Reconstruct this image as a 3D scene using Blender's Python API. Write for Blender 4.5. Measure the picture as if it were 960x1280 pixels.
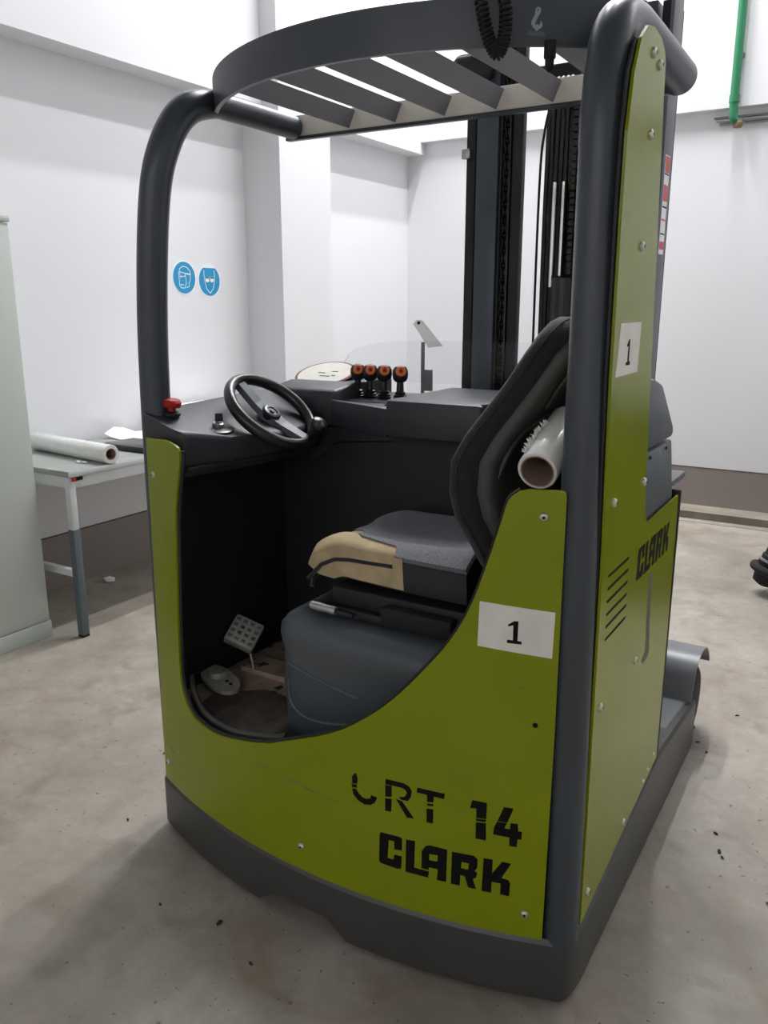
import bpy, bmesh, math, random
from mathutils import Vector, Matrix
from mathutils.geometry import tessellate_polygon

# ------------------------------------------------------------------ reset
for o in list(bpy.data.objects): bpy.data.objects.remove(o, do_unlink=True)
scene = bpy.context.scene
COL = scene.collection
random.seed(7)

# ------------------------------------------------------------------ camera
cam_data = bpy.data.cameras.new('camera')
cam_data.sensor_fit = 'VERTICAL'; cam_data.sensor_height = 36.0
cam_data.lens = 1030.0 / 1280.0 * 36.0
cam_data.clip_start = 0.05; cam_data.clip_end = 100
cam = bpy.data.objects.new('camera', cam_data); COL.objects.link(cam)
cam.location = (0, 0, 1.6)
cam.rotation_euler = (math.radians(90 - 14.17), 0, math.radians(31.3))
scene.camera = cam

# ------------------------------------------------------------------ world, lights, exposure
world = bpy.data.worlds.new('world'); scene.world = world; world.use_nodes = True
world.node_tree.nodes['Background'].inputs[0].default_value = (0.8, 0.85, 0.9, 1)
world.node_tree.nodes['Background'].inputs[1].default_value = 0.05
scene.view_settings.view_transform = 'Standard'
scene.view_settings.look = 'None'
scene.view_settings.exposure = 0.26
scene.view_settings.gamma = 1.0
scene.view_settings.use_curve_mapping = False

CEIL_Z = 6.6
# x, y, watts of each batten lamp (the bay ahead, then three added fill lamps behind the camera for the truck's rear)
LAMPS = [(-2.70, 4.9, 6.5, 92), (-2.70, 6.3, 6.5, 92), (-1.50, 4.9, 6.5, 76), (-1.50, 6.3, 6.5, 76), (1.0, 6.5, 6.5, 34), (2.4, 6.5, 6.5, 34),
         (-2.4, -6.6, 3.9, 52), (0.0, -6.6, 3.9, 52), (2.2, -6.6, 3.9, 52)]
def area_light(x, y, z, sx, sy, w):
    d = bpy.data.lights.new('ceiling_lamp_light', 'AREA'); d.shape = 'RECTANGLE'
    d.size = sx; d.size_y = sy; d.energy = w; d.color = (0.985, 0.99, 1.0)
    o = bpy.data.objects.new('ceiling_lamp_light', d); COL.objects.link(o); o.location = (x, y, z)
    return o

# ------------------------------------------------------------------ materials
def new_mat(name):
    m = bpy.data.materials.new(name); m.use_nodes = True
    nt = m.node_tree; b = nt.nodes['Principled BSDF']
    return m, nt, b
def srgb(r, g, b):
    f = lambda c: (c/255/12.92) if c/255 <= 0.04045 else ((c/255+0.055)/1.055)**2.4
    return (f(r), f(g), f(b), 1)
def mat(name, col, rough=0.5, metal=0.0, noise=0.0, scale=8.0, bump=0.0, bscale=60.0, spec=0.5, wear=None, wear_amt=0.62, wear_scale=14.0, coat=0.0):
    """plain paint / plastic with soft mottling, optional fine relief and chips of a second colour"""
    m, nt, b = new_mat(name)
    b.inputs['Roughness'].default_value = rough; b.inputs['Metallic'].default_value = metal
    b.inputs['Specular IOR Level'].default_value = spec
    b.inputs['Coat Weight'].default_value = coat
    tc = nt.nodes.new('ShaderNodeTexCoord')
    base = col
    if noise > 0:
        n = nt.nodes.new('ShaderNodeTexNoise'); n.inputs['Scale'].default_value = scale; n.inputs['Detail'].default_value = 6
        nt.links.new(tc.outputs['Object'], n.inputs['Vector'])
        r = nt.nodes.new('ShaderNodeValToRGB')
        r.color_ramp.elements[0].position = 0.3; r.color_ramp.elements[1].position = 0.7
        r.color_ramp.elements[0].color = tuple(c*(1-noise) for c in col[:3])+(1,)
        r.color_ramp.elements[1].color = tuple(min(1, c*(1+noise)) for c in col[:3])+(1,)
        nt.links.new(n.outputs['Fac'], r.inputs['Fac']); out = r.outputs['Color']
        if wear:
            n2 = nt.nodes.new('ShaderNodeTexNoise'); n2.inputs['Scale'].default_value = wear_scale; n2.inputs['Detail'].default_value = 10
            n2.inputs['Roughness'].default_value = 0.7
            nt.links.new(tc.outputs['Object'], n2.inputs['Vector'])
            r2 = nt.nodes.new('ShaderNodeValToRGB'); r2.color_ramp.elements[0].position = wear_amt; r2.color_ramp.elements[1].position = wear_amt+0.03
            nt.links.new(n2.outputs['Fac'], r2.inputs['Fac'])
            mx = nt.nodes.new('ShaderNodeMix'); mx.data_type = 'RGBA'
            nt.links.new(r2.outputs['Color'], mx.inputs['Factor']); nt.links.new(out, mx.inputs['A']); mx.inputs['B'].default_value = wear
            out = mx.outputs['Result']
        nt.links.new(out, b.inputs['Base Color'])
    else:
        b.inputs['Base Color'].default_value = base
    if bump > 0:
        n3 = nt.nodes.new('ShaderNodeTexNoise'); n3.inputs['Scale'].default_value = bscale; n3.inputs['Detail'].default_value = 4
        nt.links.new(tc.outputs['Object'], n3.inputs['Vector'])
        bp = nt.nodes.new('ShaderNodeBump'); bp.inputs['Strength'].default_value = bump; bp.inputs['Distance'].default_value = 0.004
        nt.links.new(n3.outputs['Fac'], bp.inputs['Height']); nt.links.new(bp.outputs['Normal'], b.inputs['Normal'])
    return m

def concrete_mat():
    m, nt, b = new_mat('concrete_floor')
    tc = nt.nodes.new('ShaderNodeTexCoord'); L = nt.links.new
    def noise(s, d, rough=0.6, dist=0.0):
        n = nt.nodes.new('ShaderNodeTexNoise'); n.inputs['Scale'].default_value = s; n.inputs['Detail'].default_value = d
        n.inputs['Roughness'].default_value = rough; n.inputs['Distortion'].default_value = dist
        L(tc.outputs['Object'], n.inputs['Vector']); return n.outputs['Fac']
    def ramp(fac, stops):
        r = nt.nodes.new('ShaderNodeValToRGB'); e = r.color_ramp.elements
        while len(e) < len(stops): e.new(0.5)
        for i, (p, c) in enumerate(stops): e[i].position = p; e[i].color = c
        L(fac, r.inputs['Fac']); return r.outputs['Color']
    def mix(f, a, c, mode='MIX'):
        x = nt.nodes.new('ShaderNodeMix'); x.data_type = 'RGBA'; x.blend_type = mode
        if hasattr(f, 'is_linked'): L(f, x.inputs['Factor'])
        else: x.inputs['Factor'].default_value = f
        if hasattr(a, 'is_linked'): L(a, x.inputs['A'])
        else: x.inputs['A'].default_value = a
        if hasattr(c, 'is_linked'): L(c, x.inputs['B'])
        else: x.inputs['B'].default_value = c
        return x.outputs['Result']
    base = ramp(noise(1.3, 8, 0.62, 0.6), [(0.30, srgb(134,126,113)), (0.5, srgb(158,150,138)), (0.70, srgb(177,170,159))])
    fine = ramp(noise(14, 8, 0.7), [(0.3, (0.84,0.84,0.83,1)), (0.7, (1.06,1.06,1.06,1))])
    c = mix(1.0, base, fine, 'MULTIPLY')
    stain = ramp(noise(2.6, 5, 0.55, 1.2), [(0.54, (0,0,0,1)), (0.72, (0.6,0.6,0.6,1))])
    c = mix(stain, c, srgb(138,116,102))
    blot = ramp(noise(5.0, 4, 0.6, 0.4), [(0.58, (0,0,0,1)), (0.74, (0.65,0.65,0.65,1))])
    c = mix(blot, c, srgb(120,114,106))
    grit = ramp(noise(55, 3, 0.5), [(0.69, (0,0,0,1)), (0.72, (0.75,0.75,0.75,1))])
    c = mix(grit, c, srgb(84,78,70))
    L(c, b.inputs['Base Color'])
    rr = ramp(noise(3.0, 6), [(0.3, (0.42,0.42,0.42,1)), (0.7, (0.62,0.62,0.62,1))])
    L(rr, b.inputs['Roughness'])
    bp = nt.nodes.new('ShaderNodeBump'); bp.inputs['Strength'].default_value = 0.18; bp.inputs['Distance'].default_value = 0.004
    L(noise(40, 8, 0.7), bp.inputs['Height']); L(bp.outputs['Normal'], b.inputs['Normal'])
    return m

def fabric_mat(name, col_a, col_b, sc=420.0):
    m, nt, b = new_mat(name); L = nt.links.new
    tc = nt.nodes.new('ShaderNodeTexCoord')
    v = nt.nodes.new('ShaderNodeTexVoronoi'); v.inputs['Scale'].default_value = sc
    L(tc.outputs['Object'], v.inputs['Vector'])
    r = nt.nodes.new('ShaderNodeValToRGB'); r.color_ramp.elements[0].position = 0.2; r.color_ramp.elements[1].position = 0.6
    r.color_ramp.elements[0].color = col_b; r.color_ramp.elements[1].color = col_a
    L(v.outputs['Distance'], r.inputs['Fac']); L(r.outputs['Color'], b.inputs['Base Color'])
    bp = nt.nodes.new('ShaderNodeBump'); bp.inputs['Strength'].default_value = 0.5; bp.inputs['Distance'].default_value = 0.002
    L(v.outputs['Distance'], bp.inputs['Height']); L(bp.outputs['Normal'], b.inputs['Normal'])
    b.inputs['Roughness'].default_value = 0.9; b.inputs['Sheen Weight'].default_value = 0.25
    return m

M = {}
M['concrete'] = concrete_mat()
M['wall'] = mat('white_wall_paint', srgb(230,230,233), 0.6, noise=0.012, scale=1.5, bump=0.05, bscale=120)
M['hall'] = mat('dim_hall_paint', srgb(214,215,216), 0.7, noise=0.05, scale=1.0)
M['ceiling'] = mat('grey_ceiling_paint', srgb(150,152,154), 0.7, noise=0.03, scale=1.0)
M['band'] = mat('taupe_wall_band', srgb(142,133,127), 0.55, noise=0.05, scale=3, bump=0.05)
M['band_line'] = mat('dark_band_line', srgb(80,72,66), 0.6)
M['grime'] = mat('channel_grime', srgb(58,51,44), 0.9, noise=0.45, scale=18, bump=0.5, bscale=40)
M['joint'] = mat('dark_joint', srgb(45,42,38), 0.9)
M['green'] = mat('lime_green_enamel', srgb(128,139,0), 0.24, noise=0.05, scale=5, spec=0.36, bump=0.02, bscale=30, wear=srgb(92,100,24), wear_amt=0.735, wear_scale=22)
M['charcoal'] = mat('charcoal_enamel', srgb(60,66,72), 0.34, noise=0.07, scale=9, bump=0.03, bscale=50, wear=srgb(120,122,122), wear_amt=0.77, wear_scale=20)
M['bumper'] = mat('bumper_grey_enamel', srgb(64,64,62), 0.42, noise=0.12, scale=7, bump=0.12, bscale=45, wear=srgb(150,146,136), wear_amt=0.745, wear_scale=16)
M['leg_grey'] = mat('leg_grey_enamel', srgb(112,115,118), 0.35, noise=0.08, scale=7, bump=0.05, bscale=45, wear=srgb(170,172,172), wear_amt=0.74, wear_scale=24)
M['plastic'] = mat('dark_console_plastic', srgb(48,51,56), 0.45, noise=0.05, scale=12, bump=0.08, bscale=300)
M['plastic_side'] = mat('grey_cover_plastic', srgb(92,97,102), 0.45, noise=0.04, scale=6, bump=0.06, bscale=300)
M['black'] = mat('matt_black', srgb(24,25,28), 0.6, noise=0.1, scale=20)
M['rubber'] = mat('black_rubber', srgb(22,22,23), 0.75, bump=0.1, bscale=90)
M['black_gloss'] = mat('gloss_black_plastic', srgb(30,31,33), 0.28, noise=0.05, scale=12)
M['inner'] = mat('cab_inner_black', srgb(30,32,37), 0.55, noise=0.12, scale=6)
M['pod'] = mat('slate_blue_plastic', srgb(78,84,89), 0.38, noise=0.06, scale=5, bump=0.06, bscale=200)
M['cabfloor'] = mat('worn_cab_floor', srgb(172,152,132), 0.75, noise=0.3, scale=14, bump=0.3, bscale=60, wear=srgb(40,36,32), wear_amt=0.56, wear_scale=7)
M['mat_rubber'] = mat('dirty_floor_mat', srgb(74,66,60), 0.85, noise=0.4, scale=16, bump=0.4, bscale=70, wear=srgb(110,98,84), wear_amt=0.66, wear_scale=18)
M['steel'] = mat('worn_steel', srgb(176,176,174), 0.35, metal=0.85, noise=0.12, scale=20)
M['steel_bright'] = mat('bright_steel', srgb(214,214,212), 0.2, metal=1.0)
M['pedal'] = mat('worn_pedal_alloy', srgb(186,184,176), 0.45, metal=0.25, noise=0.15, scale=30)
M['screw'] = mat('zinc_screw', srgb(196,194,180), 0.35, metal=0.7)
M['beige'] = mat('beige_primer', srgb(240,234,224), 0.6, noise=0.04, scale=10)
M['slat'] = mat('slat_grey_enamel', srgb(128,127,132), 0.5, noise=0.05, scale=10)
M['ink'] = mat('black_lettering', srgb(14,14,12), 0.7, spec=0.15)
M['paper'] = mat('off_white_sticker', srgb(226,222,212), 0.55, noise=0.06, scale=18, wear=srgb(130,126,118), wear_amt=0.70, wear_scale=60)
M['paper_clean'] = mat('white_paper', srgb(250,250,250), 0.6)
M['grey_mark'] = mat('pale_grey_print', srgb(150,156,158), 0.5)
M['dim_mark'] = mat('dim_grey_print', srgb(88,94,96), 0.5)
M['scuff'] = mat('grey_scuff', srgb(96,92,78), 0.6, noise=0.1, scale=30)
M['red'] = mat('red_plastic', srgb(170,28,28), 0.35)
M['red_print'] = mat('red_print', srgb(214,84,84), 0.5)
M['orange'] = mat('orange_print', srgb(226,124,58), 0.45)
M['foam'] = mat('torn_tan_foam', srgb(184,164,128), 0.85, noise=0.16, scale=16, bump=0.4, bscale=60, wear=srgb(150,126,94), wear_amt=0.66, wear_scale=14)
M['fabric'] = fabric_mat('seat_mesh_fabric', srgb(126,126,136), srgb(56,56,62))
M['fabric_dark'] = fabric_mat('backrest_fabric', srgb(36,36,40), srgb(9,9,11), 360)
M['shell'] = mat('backrest_shell_plastic', srgb(66,64,62), 0.5, noise=0.05, scale=10, bump=0.12, bscale=260)
M['film'] = mat('stretch_film', srgb(226,226,222), 0.22, noise=0.05, scale=30, coat=0.4, bump=0.35, bscale=35)
M['core'] = mat('cardboard_core', srgb(150,122,104), 0.8, noise=0.08, scale=20)
M['cabinet'] = mat('grey_green_steel', srgb(190,197,190), 0.5, noise=0.02, scale=3)
M['bench_light'] = mat('pale_grey_bench', srgb(206,210,210), 0.5, noise=0.03, scale=5)
M['bench_top'] = mat('bench_top_grey', srgb(150,154,150), 0.5, noise=0.12, scale=8, wear=srgb(178,178,172), wear_amt=0.62, wear_scale=8)
M['bench_dark'] = mat('bench_leg_slate', srgb(86,96,102), 0.5, noise=0.03, scale=5)
M['sign_blue'] = mat('sign_blue', srgb(38,146,196), 0.4)
M['sign_white'] = mat('sign_white', srgb(238,244,248), 0.5)
M['pipe_green'] = mat('green_pipe_paint', srgb(40,120,80), 0.4)
M['conduit'] = mat('galvanised_conduit', srgb(150,150,150), 0.5, metal=0.2)
M['brass'] = mat('corroded_brass', srgb(130,104,76), 0.6, noise=0.3, scale=60)
M['chain'] = mat('greased_chain', srgb(58,54,44), 0.45, metal=0.5, noise=0.5, scale=90, bump=0.4, bscale=200)
M['mast'] = mat('mast_blue_grey', srgb(66,74,84), 0.38, noise=0.08, scale=7)
M['hose'] = mat('hydraulic_hose', srgb(30,29,28), 0.45, noise=0.4, scale=60, bump=0.4, bscale=160)
M['debris'] = mat('dark_debris', srgb(48,42,36), 0.9)
g, nt, b = new_mat('clear_acrylic')
b.inputs['Base Color'].default_value = (0.93, 0.95, 0.96, 1); b.inputs['Roughness'].default_value = 0.03
b.inputs['Transmission Weight'].default_value = 1.0; b.inputs['IOR'].default_value = 1.2
M['acrylic'] = g
e, nt, b = new_mat('lamp_tube')
b.inputs['Emission Color'].default_value = (1, 1, 1, 1); b.inputs['Emission Strength'].default_value = 3
M['lamp'] = e

# ------------------------------------------------------------------ mesh helpers (world coordinates in, part-local out)
def origin(p):
    v = Vector((0, 0, 0))
    while p is not None: v += p.location; p = p.parent
    return v
def link_bm(name, bm, m, parent=None, smooth=False, sharp=35):
    o0 = origin(parent)
    bmesh.ops.recalc_face_normals(bm, faces=bm.faces)
    loc = Vector((0, 0, 0))
    if parent is None:                      # a top-level mesh gets its origin at its own base
        xs = [v.co for v in bm.verts]
        loc = Vector(((min(c.x for c in xs)+max(c.x for c in xs))/2, (min(c.y for c in xs)+max(c.y for c in xs))/2, min(c.z for c in xs)))
    bmesh.ops.translate(bm, verts=bm.verts, vec=-(o0+loc))
    me = bpy.data.meshes.new(name); bm.to_mesh(me); bm.free()
    me.materials.append(m)
    if smooth:
        me.polygons.foreach_set('use_smooth', [True]*len(me.polygons))
        me.set_sharp_from_angle(angle=math.radians(sharp))
    o = bpy.data.objects.new(name, me); COL.objects.link(o); o.location = loc
    if parent is not None: o.parent = parent
    return o
def tag(o, label, cat, group=None):
    o['label'] = label; o['category'] = cat
    if group: o['group'] = group
    return o
def struct(o, label=None):
    o['kind'] = 'structure'
    if label: o['label'] = label
    return o
def thing(name, loc, label, cat, group=None):
    o = bpy.data.objects.new(name, None); COL.objects.link(o); o.location = loc; o.empty_display_size = 0.1
    return tag(o, label, cat, group)

def add_box(bm, x0, x1, y0, y1, z0, z1, bev=0.0, seg=2):
    r = bmesh.ops.create_cube(bm, size=1)['verts']
    for v in r:
        v.co = Vector(((x0+x1)/2+v.co.x*(x1-x0), (y0+y1)/2+v.co.y*(y1-y0), (z0+z1)/2+v.co.z*(z1-z0)))
    if bev > 0:
        es = list({e for v in r for e in v.link_edges})
        bmesh.ops.bevel(bm, geom=es, offset=bev, segments=seg, profile=0.5, affect='EDGES')
def box(name, x0, x1, y0, y1, z0, z1, m, parent=None, bev=0.0, seg=2):
    bm = bmesh.new(); add_box(bm, x0, x1, y0, y1, z0, z1, bev, seg)
    return link_bm(name, bm, m, parent, smooth=bev > 0)
def obox(name, c, axes, half, m, parent=None, bev=0.0):
    """oriented box: centre, three unit axes, half sizes"""
    bm = bmesh.new(); add_box(bm, -half[0], half[0], -half[1], half[1], -half[2], half[2], bev)
    R = Matrix((axes[0], axes[1], axes[2])).transposed()
    for v in bm.verts: v.co = Vector(c) + R @ v.co
    return link_bm(name, bm, m, parent, smooth=bev > 0)

def frames(pts):
    n = len(pts); T = []
    for i in range(n):
        a = pts[max(0, i-1)]; c = pts[min(n-1, i+1)]; T.append((c-a).normalized())
    up = Vector((0, 0, 1)) if abs(T[0].z) < 0.9 else Vector((1, 0, 0))
    u = T[0].cross(up).normalized(); out = []
    for i in range(n):
        u = (u - T[i]*u.dot(T[i])).normalized(); out.append((u, T[i].cross(u)))
    return out
def add_tube(bm, pts, r, seg=14, caps=True, closed=False):
    pts = [Vector(p) for p in pts]
    fr = frames(pts); rings = []
    for i, p in enumerate(pts):
        ri = r[i] if isinstance(r, (list, tuple)) else r
        u, v = fr[i]
        rings.append([bm.verts.new(p + ri*(math.cos(2*math.pi*k/seg)*u + math.sin(2*math.pi*k/seg)*v)) for k in range(seg)])
    for a, c in zip(rings, rings[1:]):
        for k in range(seg): bm.faces.new((a[k], a[(k+1) % seg], c[(k+1) % seg], c[k]))
    if caps: bm.faces.new(rings[0]); bm.faces.new(rings[-1])
def tube(name, pts, r, m, parent=None, seg=14):
    bm = bmesh.new(); add_tube(bm, pts, r, seg); return link_bm(name, bm, m, parent, smooth=True)
def add_lathe(bm, c, axis, prof, seg=20, caps=True):
    """prof: list of (radius, distance along axis)"""
    a = Vector(axis).normalized(); up = Vector((0, 0, 1)) if abs(a.z) < 0.9 else Vector((1, 0, 0))
    u = a.cross(up).normalized(); v = a.cross(u); c = Vector(c); rings = []
    for r, d in prof:
        rings.append([bm.verts.new(c + a*d + max(r, 1e-4)*(math.cos(2*math.pi*k/seg)*u + math.sin(2*math.pi*k/seg)*v)) for k in range(seg)])
    for p, q in zip(rings, rings[1:]):
        for k in range(seg): bm.faces.new((p[k], p[(k+1) % seg], q[(k+1) % seg], q[k]))
    if caps: bm.faces.new(rings[0]); bm.faces.new(rings[-1])
def lathe(name, c, axis, prof, m, parent=None, seg=20, caps=True):
    bm = bmesh.new(); add_lathe(bm, c, axis, prof, seg, caps); return link_bm(name, bm, m, parent, smooth=True)
def catmull(pts, n=8, closed=False):
    P = [Vector(p) for p in pts]; out = []; k = len(P)
    rng = range(k if closed else k-1)
    for i in rng:
        if closed: p0, p1, p2, p3 = P[i-1], P[i], P[(i+1) % k], P[(i+2) % k]
        else: p0, p1, p2, p3 = P[max(0, i-1)], P[i], P[i+1], P[min(k-1, i+2)]
        for j in range(n):
            t = j/n
            out.append(0.5*((2*p1)+(p2-p0)*t+(2*p0-5*p1+4*p2-p3)*t*t+(3*p1-p0-3*p2+p3)*t**3))
    if not closed: out.append(P[-1])
    return out
def fillet(pts, r, n=6):
    """round the corners of a 3-D polyline"""
    P = [Vector(p) for p in pts]; out = [P[0]]
    for i in range(1, len(P)-1):
        a = (P[i-1]-P[i]); c = (P[i+1]-P[i]); d = min(r, a.length*0.49, c.length*0.49)
        p0 = P[i]+a.normalized()*d; p2 = P[i]+c.normalized()*d
        for j in range(n+1):
            t = j/n; out.append(p0*(1-t)**2 + P[i]*2*t*(1-t) + p2*t*t)
    return out+[P[-1]]
def sheet(name, loops, mp, t, m, parent=None, cuts=(), smooth=True, off=0.0):
    """flat outline (loops: outer, holes...) in (u,v), cut along u, bent by mp(u,v,offset), thickness t"""
    bm = bmesh.new()
    add_sheet(bm, loops, mp, t, cuts, off)
    return link_bm(name, bm, m, parent, smooth=smooth, sharp=30)
def add_sheet(bm, loops, mp, t, cuts=(), off=0.0):
    loops = [[Vector((p[0], p[1], 0)) for p in l] for l in loops]
    tris = tessellate_polygon(loops); flat = [p for l in loops for p in l]
    b2 = bmesh.new(); vs = [b2.verts.new(p) for p in flat]
    for tri in tris:
        try: b2.faces.new([vs[i] for i in tri])
        except ValueError: pass
    bmesh.ops.recalc_face_normals(b2, faces=b2.faces)
    for c in cuts:
        bmesh.ops.bisect_plane(b2, geom=b2.verts[:]+b2.edges[:]+b2.faces[:], plane_co=(c, 0, 0), plane_no=(1, 0, 0), dist=1e-6)
    b2.verts.index_update()
    front = [bm.verts.new(mp(v.co.x, v.co.y, off+t)) for v in b2.verts]
    back = [bm.verts.new(mp(v.co.x, v.co.y, off)) for v in b2.verts]
    for f in b2.faces:
        idx = [v.index for v in f.verts]
        bm.faces.new([front[i] for i in idx]); bm.faces.new([back[i] for i in reversed(idx)])
    for e in b2.edges:
        if len(e.link_faces) == 1:
            i, j = e.verts[0].index, e.verts[1].index
            bm.faces.new((front[i], front[j], back[j], back[i]))
    b2.free()
def loft(name, sections, m, parent=None, caps=True, closed=True, sub=0):
    bm = bmesh.new(); rings = [[bm.verts.new(Vector(p)) for p in s] for s in sections]
    n = len(rings[0])
    for a, c in zip(rings, rings[1:]):
        for k in range(n if closed else n-1): bm.faces.new((a[k], a[(k+1) % n], c[(k+1) % n], c[k]))
    if caps: bm.faces.new(rings[0]); bm.faces.new(rings[-1])
    o = link_bm(name, bm, m, parent, smooth=True, sharp=60)
    if sub:
        md = o.modifiers.new('subdivision', 'SUBSURF'); md.levels = sub; md.render_levels = sub
    return o
def copy_tree(o, parent=None, loc=None):
    c = o.copy(); COL.objects.link(c)
    if parent is not None: c.parent = parent
    if loc is not None: c.location = loc
    for ch in list(o.children): copy_tree(ch, c)
    return c

# ================================================================== THE ROOM
WX, WY = -3.976, 6.962          # left wall plane, far wall plane
RX, FY = 3.2, -8.0              # right wall, wall behind the camera
struct(box('floor', WX-0.2, RX+0.2, FY-0.2, 6.362, -0.25, 0.0, M['concrete']), 'grey stained concrete floor')
struct(box('floor_strip', WX-0.2, RX+0.2, 6.374, 6.467, -0.25, 0.0, M['concrete']), 'concrete kerb strip along the far drain channel')
struct(box('floor_joint', WX-0.2, RX+0.2, 6.362, 6.374, -0.25, -0.12, M['joint']), 'thin dark joint in the concrete floor')
struct(box('floor_channel', WX-0.2, RX+0.2, 6.467, 6.706, -0.25, -0.08, M['grime']), 'shallow dirty channel along the far wall')
struct(box('floor_ledge', WX-0.2, RX+0.2, 6.706, 7.1, -0.25, 0.0, M['concrete']), 'concrete ledge at the foot of the far wall')
struct(box('wall_left', WX-0.2, WX, FY-0.2, WY+0.2, 0, CEIL_Z, M['wall']), 'white painted wall behind the workbench')
struct(box('wall_far', WX-0.2, RX+0.2, WY, WY+0.2, 0, CEIL_Z, M['wall']), 'white painted wall behind the truck mast')
struct(box('wall_right', RX, RX+0.2, FY-0.2, WY+0.2, 0, CEIL_Z, M['wall']))
struct(box('wall_rear', WX-0.2, RX+0.2, FY-0.2, FY, 0, CEIL_Z, M['hall']))
struct(box('ceiling', WX-0.2, RX+0.2, FY-0.2, WY+0.2, CEIL_Z, CEIL_Z+0.2, M['ceiling']))
def baseboard(name, x0, x1, y0, y1, horiz):
    o = struct(box(name, x0, x1, y0, y1, 0, 0.308, M['band']), 'taupe painted band along the foot of the wall')
    return o
baseboard('baseboard_left', WX, WX+0.006, FY, 4.68, False)
baseboard('baseboard_far', WX+0.006, RX, WY-0.006, WY, True)
struct(box('trim_1', WX, WX+0.008, FY, 4.68, 0.308, 0.314, M['band_line']))
struct(box('trim_2', WX+0.008, RX, WY-0.008, WY, 0.308, 0.314, M['band_line']))
struct(box('wall_pillar', WX, -3.66, 4.68, 5.27, 0, CEIL_Z, M['wall']), 'white wall pillar beside the safety signs')
struct(box('trim_3', WX, -3.80, FY, WY, 2.885, CEIL_Z, M['wall']), 'white wall beam over the workbench')
struct(box('trim_4', -3.80, RX, WY-0.09, WY, 2.982, CEIL_Z, M['wall']), 'white wall beam over the far wall')

# ceiling lamps ---------------------------------------------------
def make_lamp(x, y, z):
    t = thing('ceiling_lamp', (x, y, z), 'unseen long white batten lamp hanging under the ceiling', 'lamp', 'batten lamps under the ceiling')
    box('housing', x-0.07, x+0.07, y-0.7, y+0.7, z+0.03, z+0.09, M['bench_light'], t, 0.008)
    for sx in (-0.035, 0.035): tube('lamp_tube', [(x+sx, y-0.66, z+0.022), (x+sx, y+0.66, z+0.022)], 0.012, M['lamp'], t, 8)
    for sy in (-0.5, 0.5): box('hanger', x-0.01, x+0.01, y+sy-0.01, y+sy+0.01, z+0.09, CEIL_Z, M['steel'], t)
    return t
for x, y, z, w in LAMPS:
    make_lamp(x, y, z); area_light(x, y, z-0.005, 0.12, 1.4, w)

# ================================================================== THE REACH TRUCK
TR = thing('reach_truck', (-1.11, 2.4, 0), 'lime green and charcoal sit-on reach truck with overhead guard and tall mast', 'forklift')
CX, CY0, CR = -1.09, 1.475, 1.8
def rear(u, v, off):           # bent rear skin of the truck
    a = math.asin(max(-1, min(1, (u-CX)/CR))); r = CR+off
    return Vector((CX+r*math.sin(a), CY0+CR-r*math.cos(a), v))
SIDE_X = -0.46
def side(u, v, off): return Vector((SIDE_X+off, u, v))
def lside(u, v, off): return Vector((-1.775-off, u, v))
cuts_rear = [-1.80+0.02*i for i in range(66)]

# chassis bumper: ring wall following left side, bent rear, right side
def bumper():
    path = []
    path.append((-1.80, 2.93)); path.append((-1.80, 2.33)); path.append((-1.80, 1.72))
    arc = [rear(x, 0, 0.012) for x in [-1.755+0.0325*i for i in range(40)]]
    for j in range(1, 6):
        t = j/6; p0 = Vector((-1.80, 1.72)); p1 = Vector((-1.80, arc[0].y+0.012)); p2 = arc[0].xy
        q = p0*(1-t)**2+p1*2*t*(1-t)+p2*t*t; path.append((q.x, q.y))
    path += [(p.x, p.y) for p in arc]
    p0 = arc[-1].xy; p1 = Vector((-0.452, arc[-1].y+0.004)); p2 = Vector((-0.452, 1.66))
    for j in range(1, 7):
        t = j/6; q = p0*(1-t)**2+p1*2*t*(1-t)+p2*t*t; path.append((q.x, q.y))
    path += [(-0.452, 1.9), (-0.452, 2.33), (-0.452, 2.93)]
    P = [Vector((a, c)) for a, c in path]
    bm = bmesh.new(); rows = []
    for i, p in enumerate(P):
        t = (P[min(i+1, len(P)-1)]-P[max(i-1, 0)]).normalized(); n = Vector((t.y, -t.x))   # outward
        inn = p - n*0.07
        top = 0.177
        if p.y > 2.5: top = 0.205
        elif p.y > 1.62: top = 0.195+(p.y-1.63)*0.12 if p.y > 1.66 else 0.185
        bot = 0.012
        if p.y < 1.6:
            d = (p.x+1.30)/0.29
            if 0 < d < 1: bot = 0.012+0.05*min(1, min(d, 1-d)*5)
        ch = 0.012
        prof = [(p-n*0.005, bot), (p, bot+ch), (p, top-ch), (p-n*0.008, top), (inn, top), (inn, bot)]
        rows.append([bm.verts.new((q.x, q.y, z)) for q, z in prof])
    for a, c in zip(rows, rows[1:]):
        for k in range(6): bm.faces.new((a[k], a[(k+1) % 6], c[(k+1) % 6], c[k]))
    bm.faces.new(rows[0]); bm.faces.new(rows[-1])
    return link_bm('bumper', bm, M['bumper'], TR, smooth=True, sharp=28)
bumper()
box('underbody_light_block', -1.72, -0.54, 1.62, 2.33, 0.07, 0.41, M['black'], TR, 0.01)  # dark box inside the chassis, added to block light
lathe('drive_wheel', (-1.30, 2.0, 0.13), (1, 0, 0), [(0.05, -0.06), (0.12, -0.055), (0.13, -0.04), (0.13, 0.04), (0.12, 0.055), (0.05, 0.06)], M['rubber'], TR, 28)

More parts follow.
